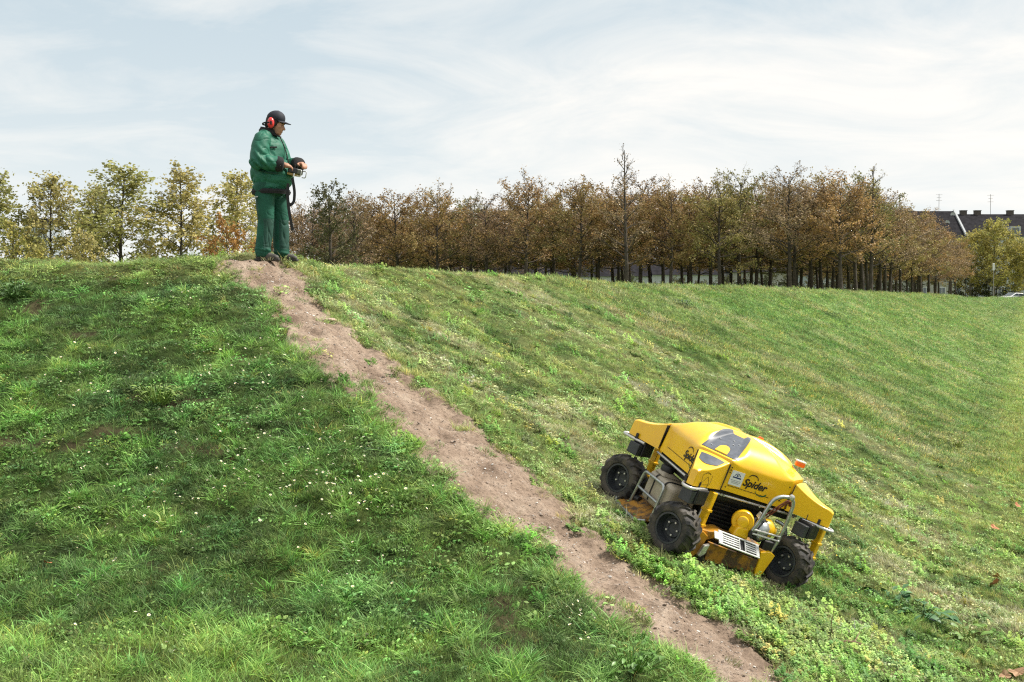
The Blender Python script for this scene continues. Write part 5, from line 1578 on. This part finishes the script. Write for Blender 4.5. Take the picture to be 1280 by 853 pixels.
hb = Blob(); hb.ball(H(-0.030, 0, 0.030), (0.099, 0.083, 0.098)).ball(H(-0.075, 0, -0.035), (0.050, 0.068, 0.060)).ball(H(0.010, -0.068, 0.010), (0.026, 0.016, 0.045)).ball(H(0.010, 0.068, 0.010), (0.026, 0.016, 0.045))
hb.build('hair', hair_m, man, 0.010, 3, wrinkle=lambda c: 0.010 * (vnoise(c[:, 0] * 60 + c[:, 1] * 40, c[:, 2] * 60, 5) - 0.4))
# cap
cb = Blob(); cb.ball(H(-0.018, 0, 0.058), (0.107, 0.087, 0.090)); 
cap = cb.build('cap', cap_m, man, 0.010, 3)
# trim the cap below its band
bm = bmesh.new(); bm.from_mesh(cap.data)
bmesh.ops.bisect_plane(bm, geom=bm.verts[:] + bm.edges[:] + bm.faces[:], plane_co=H(0, 0, 0.046), plane_no=tilt @ Vector((-0.10, 0, -1)), clear_outer=True)
bm.to_mesh(cap.data); bm.free(); cap.data.shade_smooth()
sol = cap.modifiers.new('thick', 'SOLIDIFY'); sol.thickness = 0.005; sol.offset = 1
V = []; Fc = []
nb_ = 14
for j in range(6):
    for i in range(nb_ + 1):
        a = R_(-62) + R_(124) * i / nb_
        rr_ = 1 + 0.84 * (j / 5) * (math.cos(a * 1.15) ** 0.8 if abs(a * 1.15) < 1.57 else 0)
        p = H(-0.018 + 0.106 * math.cos(a) * rr_, 0.086 * math.sin(a) * (1 + 0.05 * j / 5), 0.056 - 0.012 * (j / 5) - 0.26 * (math.sin(a) * 0.086) ** 2 * 9)
        V.append(p)
for j in range(5):
    for i in range(nb_):
        q = j * (nb_ + 1) + i; Fc.append((q, q + 1, q + nb_ + 2, q + nb_ + 1))
pk_ = MB().add(V, Fc).build('cap_peak', cap_m, cap, smooth=True)
so = pk_.modifiers.new('thick', 'SOLIDIFY'); so.thickness = 0.006
MB().lathe([(0, 0), (0, 0.010), (0.006, 0.008), (0.008, 0)], 10, Matrix.Translation(H(-0.018, 0, 0.148)) @ Matrix.Rotation(R_(-90), 4, 'Y')).build('cap_button', cap_m, cap, smooth=True)
# ear muffs with a neck band
for s in (-1, 1):
    MM = Matrix.Translation(H(-0.022, s * 0.078, -0.008)) @ Matrix.Rotation(R_(90 * s), 4, 'Z')
    mf = MB().lathe([(0.0, 0.0), (0.0, 0.052), (0.022, 0.054), (0.024, 0.040), (0.022, 0.0)], 22, MM @ Matrix.Diagonal((1, 0.82, 1.30, 1))).build('ear_muff', knit_m, man, smooth=True)
    MB().lathe([(0.020, 0.0), (0.020, 0.050), (0.034, 0.049), (0.048, 0.038), (0.054, 0.018), (0.055, 0.0)], 22, MM @ Matrix.Diagonal((1, 0.80, 1.28, 1))).build('muff_shell', muff_m, mf, smooth=True)
    MB().box(MM @ Vector((0.056, 0.012 * -s, -0.004)), (0.02, 0.012, 0.04)).build('muff_clip', black_m if False else knit_m, mf, bevel=0.003)
band_pts = [H(-0.028, -0.128, -0.010), H(-0.075, -0.120, -0.018), H(-0.130, -0.075, -0.040), H(-0.150, 0, -0.052), H(-0.130, 0.075, -0.040), H(-0.075, 0.120, -0.018), H(-0.028, 0.128, -0.010)]
MB().tube(fillet(band_pts, 0.04, 4), 0.009, 8).build('neck_band', knit_m, man, smooth=True)
# jacket: bulky, blouson hem
def crease(u, v, seed, w=0.10):
    """sharp folds: narrow valleys along the contour lines of a noise"""
    n_ = fbm(u, v, seed, 2)
    r1 = np.abs(((n_ * 5.0) % 1.0) - 0.5) * 2
    return -np.maximum(0, 1 - r1 / (w * 3.2)) ** 1.5
def folds(c, amp=1.0, seed=0):
    x, y, z = c[:, 0], c[:, 1], c[:, 2]
    if seed == 0:      # jacket: folds swing down from the shoulder, bunch in the elbow and over the hem
        a = 0.016 * (fbm(x * 4 + z * 3, z * 6 - x * 5 + y * 4, 31, 2) - 0.5)
        a = a + 0.0085 * crease(x * 3.2 + y * 2.4 + z * 1.2, z * 4.2 - x * 3.0 + y * 1.5, 37)
        a = a + 0.0075 * crease(x * 2.0 + y * 3.0, z * 8.5 + x * 2.5, 39) * sstep(1.12, 0.90, z)
        e = np.exp(-((x + 0.02) ** 2 + (z - 1.10) ** 2) / (2 * 0.11 ** 2)) * (np.abs(y) > 0.16)
        a = a + 0.010 * e * np.sin((x * 0.75 + z * 0.65) * 95)
    else:              # trousers: long drags down the leg, concertina folds at knee and ankle
        a = 0.014 * (fbm(x * 5 + y * 5, z * 3.2, 41, 2) - 0.5)
        a = a + 0.0080 * crease(x * 6 + y * 5 + z * 1.6, z * 2.4 - x * 2, 43)
        a = a + 0.0070 * crease(x * 2 + y * 2.5, z * 9 + x * 3, 47) * (np.exp(-((z - 0.50) / 0.09) ** 2) + np.exp(-((z - 0.13) / 0.08) ** 2))
    return a * amp
J = Blob()
J.ball((-0.045, 0, 1.18), (0.205, 0.235, 0.30)).ball((-0.015, 0, 0.96), (0.225, 0.235, 0.18)).ball((0.060, 0, 1.00), (0.175, 0.200, 0.19)).ball((-0.055, 0, 1.33), (0.145, 0.200, 0.135))
J.ball((-0.025, 0, 0.84), (0.205, 0.222, 0.075)).ball((0.035, 0, 1.22), (0.130, 0.175, 0.20))
J.ball((-0.085, 0, 1.02), (0.165, 0.215, 0.22)).ball((0.085, 0, 0.95), (0.170, 0.19, 0.15))
J.limb([(-0.040, -0.13, 1.415), (-0.040, 0.13, 1.415)], (0.086, 0.086))
J.limb([(-0.060, 0, 1.42), (-0.040, 0, 1.46)], (0.105, 0.085))
for sh, el, wr in ((shR, elR, wrR), (shL, elL, wrL)):
    sh, el, wr = Vector(sh), Vector(el), Vector(wr)
    J.limb([sh, sh.lerp(el, 0.5), el, el.lerp(wr, 0.45), el.lerp(wr, 0.74)], (0.104, 0.108, 0.098, 0.090, 0.080), 18)
jacket = J.build('jacket', jac_m, man, 0.009, 11, wrinkle=lambda c: folds(c, 1.0))
bm = bmesh.new(); bm.from_mesh(jacket.data)
bmesh.ops.bisect_plane(bm, geom=bm.verts[:] + bm.edges[:] + bm.faces[:], plane_co=(0, 0, 0.795), plane_no=(0, 0, -1), clear_outer=True)
bm.to_mesh(jacket.data); bm.free(); jacket.data.shade_smooth()
# black knitted hem, collar, cuffs
def ring(name, cxyz, rx, ry, h, m, parent, fl=0.0, n=36, th=0.02, rot=None, wob=0.0):
    V = []; Fc = []
    prof = [(0, 0), (0, h * 0.15), (th * 0.5, h * 0.5), (0, h * 0.85), (0, h), (-th, h), (-th, 0)]
    m_ = len(prof)
    Rm = Euler(rot).to_matrix() if rot else Matrix.Identity(3)
    for k in range(n):
        a = 2 * math.pi * k / n
        wv = 1 + wob * math.sin(7 * a) 
        for (dr, dz) in prof:
            p = Vector((math.cos(a) * (rx * wv + dr + fl * dz), math.sin(a) * (ry * wv + dr + fl * dz), dz))
            V.append(Vector(cxyz) + Rm @ p)
    for k in range(n):
        k2 = (k + 1) % n
        for j in range(m_):
            j2 = (j + 1) % m_; Fc.append((k * m_ + j, k2 * m_ + j, k2 * m_ + j2, k * m_ + j2))
    return MB().add(V, Fc).build(name, m, parent, smooth=True)
ring('hem', (-0.012, 0, 0.760), 0.217, 0.224, 0.054, knit_m, jacket, wob=0.018)
ring('collar', (-0.046, 0, 1.440), 0.106, 0.106, 0.085, knit_m, jacket, fl=-0.06, rot=(0, R_(13), 0))
MB().box((0.070, -0.015, 1.438), (0.08, 0.11, 0.016), (0, R_(20), 0)).build('collar_tip', knit_m, jacket, bevel=0.006)
for el, wr in ((elR, wrR), (elL, wrL)):
    el, wr = Vector(el), Vector(wr); d = (wr - el).normalized()
    MB().tube([el.lerp(wr, 0.70), el.lerp(wr, 0.80), el.lerp(wr, 0.98), wr + d * 0.012], [0.076, 0.090, 0.080, 0.050], 20).build('cuff', knit_m, jacket, smooth=True)
# front zip and chest pocket on the right breast
zp = []
MB().tube([(0.108, -0.012, 1.42), (0.163, -0.012, 1.30), (0.196, -0.012, 1.18), (0.238, -0.012, 1.02), (0.225, -0.012, 0.88)], 0.006, 6).build('zip', knit_m, jacket, smooth=True)
MB().box((0.085, -0.172, 1.285), (0.085, 0.016, 0.018), (0, R_(-4), R_(40))).build('pocket_flap', knit_m, jacket, bevel=0.004)
MB().tube(fillet([(-0.190, -0.155, 1.085), (-0.095, -0.232, 1.025), (0.050, -0.235, 0.985), (0.14, -0.175, 0.985)], 0.1, 5), 0.008, 6).build('waist_seam', tro_d, jacket, smooth=True)
# trousers
Tb = Blob()
Tb.ball((-0.025, 0, 0.84), (0.165, 0.195, 0.12)).ball((-0.060, -0.04, 0.80), (0.130, 0.150, 0.14))
for hip, kn, an, r0 in ((hipR, kneeR, ankR, 0), (hipL, kneeL, ankL, 1)):
    hip, kn, an = Vector(hip), Vector(kn), Vector(an)
    Tb.limb([hip - Vector((0, 0, 0.04)), hip.lerp(kn, 0.5), kn, kn.lerp(an, 0.5), an + Vector((0, 0, 0.02))], (0.126, 0.110, 0.095, 0.094, 0.095), 20)
trousers = Tb.build('trousers', [tro_m, tro_d], man, 0.009, 7, wrinkle=lambda c: folds(c, 1.05, 9) + 0.010 * np.maximum(0, np.sin(c[:, 2] * 75 + 9 * c[:, 0] + 5 * c[:, 1])) * np.exp(-((c[:, 2] - 0.09) / 0.06) ** 2))
bm = bmesh.new(); bm.from_mesh(trousers.data)
bmesh.ops.bisect_plane(bm, geom=bm.verts[:] + bm.edges[:] + bm.faces[:], plane_co=(0, 0, 0.035), plane_no=(0, 0, -1), clear_outer=True)
for f_ in bm.faces:
    c = f_.calc_center_median()
    kx = -0.040 if c.y < 0 else 0.065
    if 0.13 < c.z < 0.47 and c.x > kx + 0.012: f_.material_index = 1
    if c.y < -0.10 and 0.46 < c.z < 0.72 and c.x < -0.095: f_.material_index = 1
bm.to_mesh(trousers.data); bm.free(); trousers.data.shade_smooth()
MB().box((-0.125, -0.222, 0.715), (0.085, 0.012, 0.012), (0, R_(-8), R_(-14))).build('pocket_trim', grey_trim, trousers)
# shoes
for an, nm in ((ankR, 'shoe'), (ankL, 'shoe')):
    sb = Blob(); a = Vector(an)
    sb.limb([(a.x - 0.045, a.y, 0.050), (a.x + 0.05, a.y, 0.050), (a.x + 0.140, a.y - 0.012, 0.034)], (0.045, 0.047, 0.036), 14).ball((a.x + 0.165, a.y - 0.014, 0.030), (0.034, 0.042, 0.028))
    so_ = sb.build(nm, shoe_m, man, 0.010, 4)
    MB().hexa([(a.x - 0.095, a.y - 0.04, -0.01), (a.x + 0.205, a.y - 0.052, -0.01), (a.x + 0.205, a.y + 0.028, -0.01), (a.x - 0.095, a.y + 0.04, -0.01), (a.x - 0.095, a.y - 0.04, 0.020), (a.x + 0.205, a.y - 0.052, 0.020), (a.x + 0.205, a.y + 0.028, 0.020), (a.x - 0.095, a.y + 0.04, 0.020)]).build('sole', sole_m, so_, bevel=0.01)
# remote control: held by him, a thing of its own
ry = R_(-9)
def W_man(p): return Vector((pxy[0], pxy[1], pz_)) + Matrix.Rotation(ry, 3, 'Z') @ (Vector(p) * 1.035)
rc = thing('remote_control', 'dark remote control box with levers held in the hands of the man', 'remote control', W_man((0.305, -0.055, 1.020)), (0, R_(12), ry))
MB().box((0, 0, 0), (0.120, 0.215, 0.062)).build('case', remote_m, rc, bevel=0.012, seg=3)
MB().box((-0.015, 0, -0.042), (0.105, 0.185, 0.030)).build('base', remote_y, rc, bevel=0.008)
for y_ in (-0.045, 0.045):
    st_ = MB().tube([(0.0, y_, 0.03), (0.004, y_, 0.062)], 0.006, 8).build('joystick', remote_m, rc)
    MB().lathe([(0, 0), (0, 0.011), (0.012, 0.012), (0.016, 0)], 12, Matrix.Translation((0.004, y_, 0.060)) @ Matrix.Rotation(R_(-90), 4, 'Y')).build('joystick_knob', black_m, st_)
MB().tube(fillet([(0.055, -0.09, 0.02), (0.105, -0.09, 0.025), (0.105, -0.09, -0.055), (0.06, -0.09, -0.055)], 0.02), 0.006, 8).build('guard_hoop', zinc, rc, smooth=True)
MB().tube(fillet([(0.055, 0.09, 0.02), (0.105, 0.09, 0.025), (0.105, 0.09, -0.055), (0.06, 0.09, -0.055)], 0.02), 0.006, 8).build('guard_hoop', zinc, rc, smooth=True)
MB().tube([(0.03, -0.11, -0.03), (0.03, -0.115, -0.075)], 0.010, 8).build('strap_clip', zinc, rc)
def ribbon(name, pts, w, m, parent, side=(0, 1, 0.0)):
    V = []; Fc = []
    pts = [Vector(p) for p in pts]; sd = Vector(side).normalized()
    for i, p in enumerate(pts):
        t_ = (pts[min(i + 1, len(pts) - 1)] - pts[max(i - 1, 0)]).normalized()
        s_ = t_.cross(sd).normalized() * w / 2; n_ = sd * 0.002
        V += [p - s_ - n_, p + s_ - n_, p + s_ + n_, p - s_ + n_]
    for i in range(len(pts) - 1):
        for k in range(4):
            Fc.append((4 * i + k, 4 * i + (k + 1) % 4, 4 * i + 4 + (k + 1) % 4, 4 * i + 4 + k))
    Fc += [(0, 1, 2, 3), tuple(4 * (len(pts) - 1) + k for k in (3, 2, 1, 0))]
    return MB().add(V, Fc).build(name, m, parent)
sp = fillet([(0.315, -0.165, 0.965), (0.345, -0.170, 0.80), (0.335, -0.172, 0.68), (0.285, -0.180, 0.635), (0.262, -0.188, 0.70), (0.270, -0.190, 0.90)], 0.08, 6)
stp = thing('carrying_strap', 'black carrying strap hanging in a loop below the remote control', 'strap', W_man((0, 0, 0)), (0, 0, ry))
ribbon('loop', sp, 0.034, strap_m, stp)
ribbon('loose_end', fillet([(0.262, -0.195, 0.86), (0.268, -0.197, 0.70), (0.285, -0.197, 0.55), (0.325, -0.197, 0.345)], 0.1, 5), 0.036, strap_m, stp)

# ------------------------------------------------------------------ small things on the bank
leaf_o = mat('fallen_leaf_orange', (0.48, 0.20, 0.075), 0.7, col2=(0.30, 0.11, 0.05), vscale=30)
leaf_t = mat('fallen_leaf_tan', (0.42, 0.27, 0.15), 0.7, col2=(0.28, 0.15, 0.08), vscale=30)
def leaf_shape(seed, size):
    r = np.random.default_rng(seed)
    out_ = []
    nl = 5
    for k in range(nl * 4):
        a = -2.5 + 5.0 * k / (nl * 4 - 1)
        lobe = 0.62 + 0.38 * abs(math.cos(a * 2.5 * 0.5 * math.pi / 2.5 * 1.0)) + r.normal(0, 0.04)
        out_.append((math.cos(a) * size * lobe, math.sin(a) * size * lobe))
    V = [(0, 0, 0.02 * size)] + [(x, y, 0.45 * size * ((y / size) ** 2) + r.normal(0, 0.06) * size) for x, y in out_]
    n = len(out_)
    return V, [(0, 1 + k, 1 + (k + 1) % n) for k in range(n - 1)] + [(0, n, 1)]
FALL = [(1243, 668, 0.085, leaf_o, 'orange fallen leaf lying highest up by the right edge of the photo'), (1241, 692, 0.055, leaf_t, 'small brown fallen leaf at the right, below an orange one'), (1247, 724, 0.075, leaf_o, 'orange brown fallen leaf, upper of a close pair at the right'), (1243, 735, 0.085, leaf_o, 'orange fallen leaf, lower of a close pair at the right'), (1273, 846, 0.105, leaf_t, 'large pale brown fallen leaf in the bottom right corner'), (1256, 850, 0.07, leaf_t, 'brown fallen leaf left of the large one in the bottom right corner'), (1272, 640, 0.07, leaf_o, 'reddish fallen leaf at the right edge above the others'), (1225, 527, 0.06, leaf_o, 'rusty fallen leaf far up the mown bank at the right'), (59, 706, 0.045, leaf_o, 'terracotta fallen leaf alone on the lush left flank')]
for i, (px, py, sz, m_, lab) in enumerate(FALL):
    p = at(px, py); V, Fc = leaf_shape(300 + i, sz * 0.72)
    z = float(gz(p[0], p[1])) + 0.055
    o = link_mesh('fallen_leaf', mesh_np('fallen_leaf', V, Fc), m_, None, (p[0], p[1], z), (R_(18 + 9 * (i % 4)), R_(12 - 7 * (i % 3)), i * 1.1))
    tag(o, lab, 'leaf', 'fallen leaves')
stone_m = mat('stone_pink', (0.46, 0.34, 0.27), 0.85, var=0.2, vscale=30, bump=0.4, bscale=60)
p = at(413, 398)
bm = bmesh.new(); bmesh.ops.create_icosphere(bm, subdivisions=2, radius=1)
rr_ = random.Random(4)
for v in bm.verts: v.co = Vector((v.co.x * 0.075, v.co.y * 0.05, v.co.z * 0.022)) * rr_.uniform(0.9, 1.12)
me = bpy.data.meshes.new('stone'); bm.to_mesh(me); bm.free()
tag(link_mesh('stone', me, stone_m, None, (p[0], p[1], float(gz(p[0], p[1])) - 0.005), (0.05, 0.1, 0.3)), 'flat pinkish stone lying on the upper part of the path', 'stone')
twig_m = mat('twig_wood', (0.20, 0.13, 0.08), 0.85, var=0.3, vscale=30)
a_, b_, c_ = at(1048, 806), at(1068, 812), at(1094, 822)
P3 = lambda q, h: (q[0], q[1], float(gz(q[0], q[1])) + h)
tw = MB().tube(fillet([P3(a_, 0.035), P3(b_, 0.075), P3(c_, 0.03)], 0.05), [0.009] * 8, 6).tube([P3(b_, 0.07), P3(at(1075, 803), 0.09)], [0.005, 0.003], 5).build('twig', twig_m, None, smooth=True)
tag(tw, 'bent brown twig lying in the weeds below the mower', 'twig')
a_, b_ = at(1042, 800), at(1036, 765)
tw = MB().tube([P3(a_, 0.0), (a_[0] - 0.02, a_[1], P3(a_, 0)[2] + 0.12), (a_[0] + 0.01, a_[1] + 0.02, P3(a_, 0)[2] + 0.26)], [0.006, 0.004, 0.002], 5).build('weed_stalk', twig_m, None, smooth=True)
tag(tw, 'thin dead weed stalk standing just left of the twig', 'stalk')
# larger weeds that stand out of the turf
def leafy_plant(name, label, px, py, col, n, ls, spread, hgt, seed, aspect=0.45, droop=0.5):
    r = np.random.default_rng(seed)
    p = at(px, py); z = float(gz(p[0], p[1]))
    o = thing(name, label, 'plant', (p[0], p[1], z))
    lm = mat(name + '_leaf', col, 0.45, var=0.3, vscale=25, spec=0.5)
    base = MB()
    for i in range(n):
        a = r.uniform(0, 6.28); q = spread * math.sqrt(r.uniform()); l = ls * r.uniform(0.6, 1.25); el = r.uniform(0.15, 1.0); h0 = hgt * r.uniform(0.15, 1.0)
        c = Vector((q * math.cos(a), q * math.sin(a), h0)); e = Euler((r.normal(0, 0.3), -el + 0.4, a + r.normal(0, 0.5))).to_matrix()
        pr = [(0, 0.10), (0.25, 0.8), (0.5, 1.0), (0.75, 0.75), (1.0, 0.05)]
        V = []
        for (u_, w_) in pr:
            sag = -droop * l * u_ * u_ * 0.5
            V += [c + e @ Vector((u_ * l, w_ * l * aspect / 2, sag + 0.06 * l * w_)), c + e @ Vector((u_ * l, 0, sag)), c + e @ Vector((u_ * l, -w_ * l * aspect / 2, sag + 0.06 * l * w_))]
        Fc = []
        for k in range(4):
            Fc += [(3 * k, 3 * k + 1, 3 * k + 4, 3 * k + 3), (3 * k + 1, 3 * k + 2, 3 * k + 5, 3 * k + 4)]
        if ls > 0.09:
            MB().add(V, Fc).build('leaf', lm, o, smooth=True, fix=False)
        else: base.add(V, Fc)
        st_base.tube([(c.x * 0.3, c.y * 0.3, -0.02), tuple(c)], [0.004, 0.003], 4)
    if base.v: base.build('foliage', lm, o, smooth=True, fix=False)['kind'] = 'stuff'
    st_base.build('stem', lm, o)
for args in [('dock_plant', 'broad leaved dock with glossy leaves right of and below the mower', 1148, 772, (0.045, 0.135, 0.035), 26, 0.15, 0.26, 0.14, 1),
             ('dock_plant', 'smaller broad leaved dock up the bank from the larger one', 1112, 752, (0.055, 0.15, 0.04), 14, 0.12, 0.16, 0.10, 2),
             ('dock_plant', 'yellow green leafy weed right of the large broad leaved dock', 1206, 792, (0.13, 0.24, 0.04), 18, 0.11, 0.18, 0.14, 3),
             ('weed_clump', 'pale yellow green weed standing out on the lush left flank', 197, 505, (0.17, 0.26, 0.05), 90, 0.055, 0.20, 0.17, 4),
             ('weed_clump', 'rounded green weed clump near the crest at the left edge of the photo', 18, 370, (0.085, 0.17, 0.04), 110, 0.065, 0.26, 0.20, 5),
             ('weed_clump', 'pale green weed at the foot of the bank near the bottom edge', 790, 838, (0.09, 0.20, 0.03), 70, 0.05, 0.20, 0.15, 6),
             ('weed_clump', 'bright yellow green weed far over on the mown bank, right of the orange beacon', 1190, 560, (0.22, 0.27, 0.04), 70, 0.07, 0.26, 0.20, 7),
             ('weed_clump', 'dark green thistle like weed on the mown bank above the mower', 855, 384, (0.05, 0.10, 0.03), 60, 0.07, 0.25, 0.16, 8)]:
    st_base = MB()
    leafy_plant(*args)
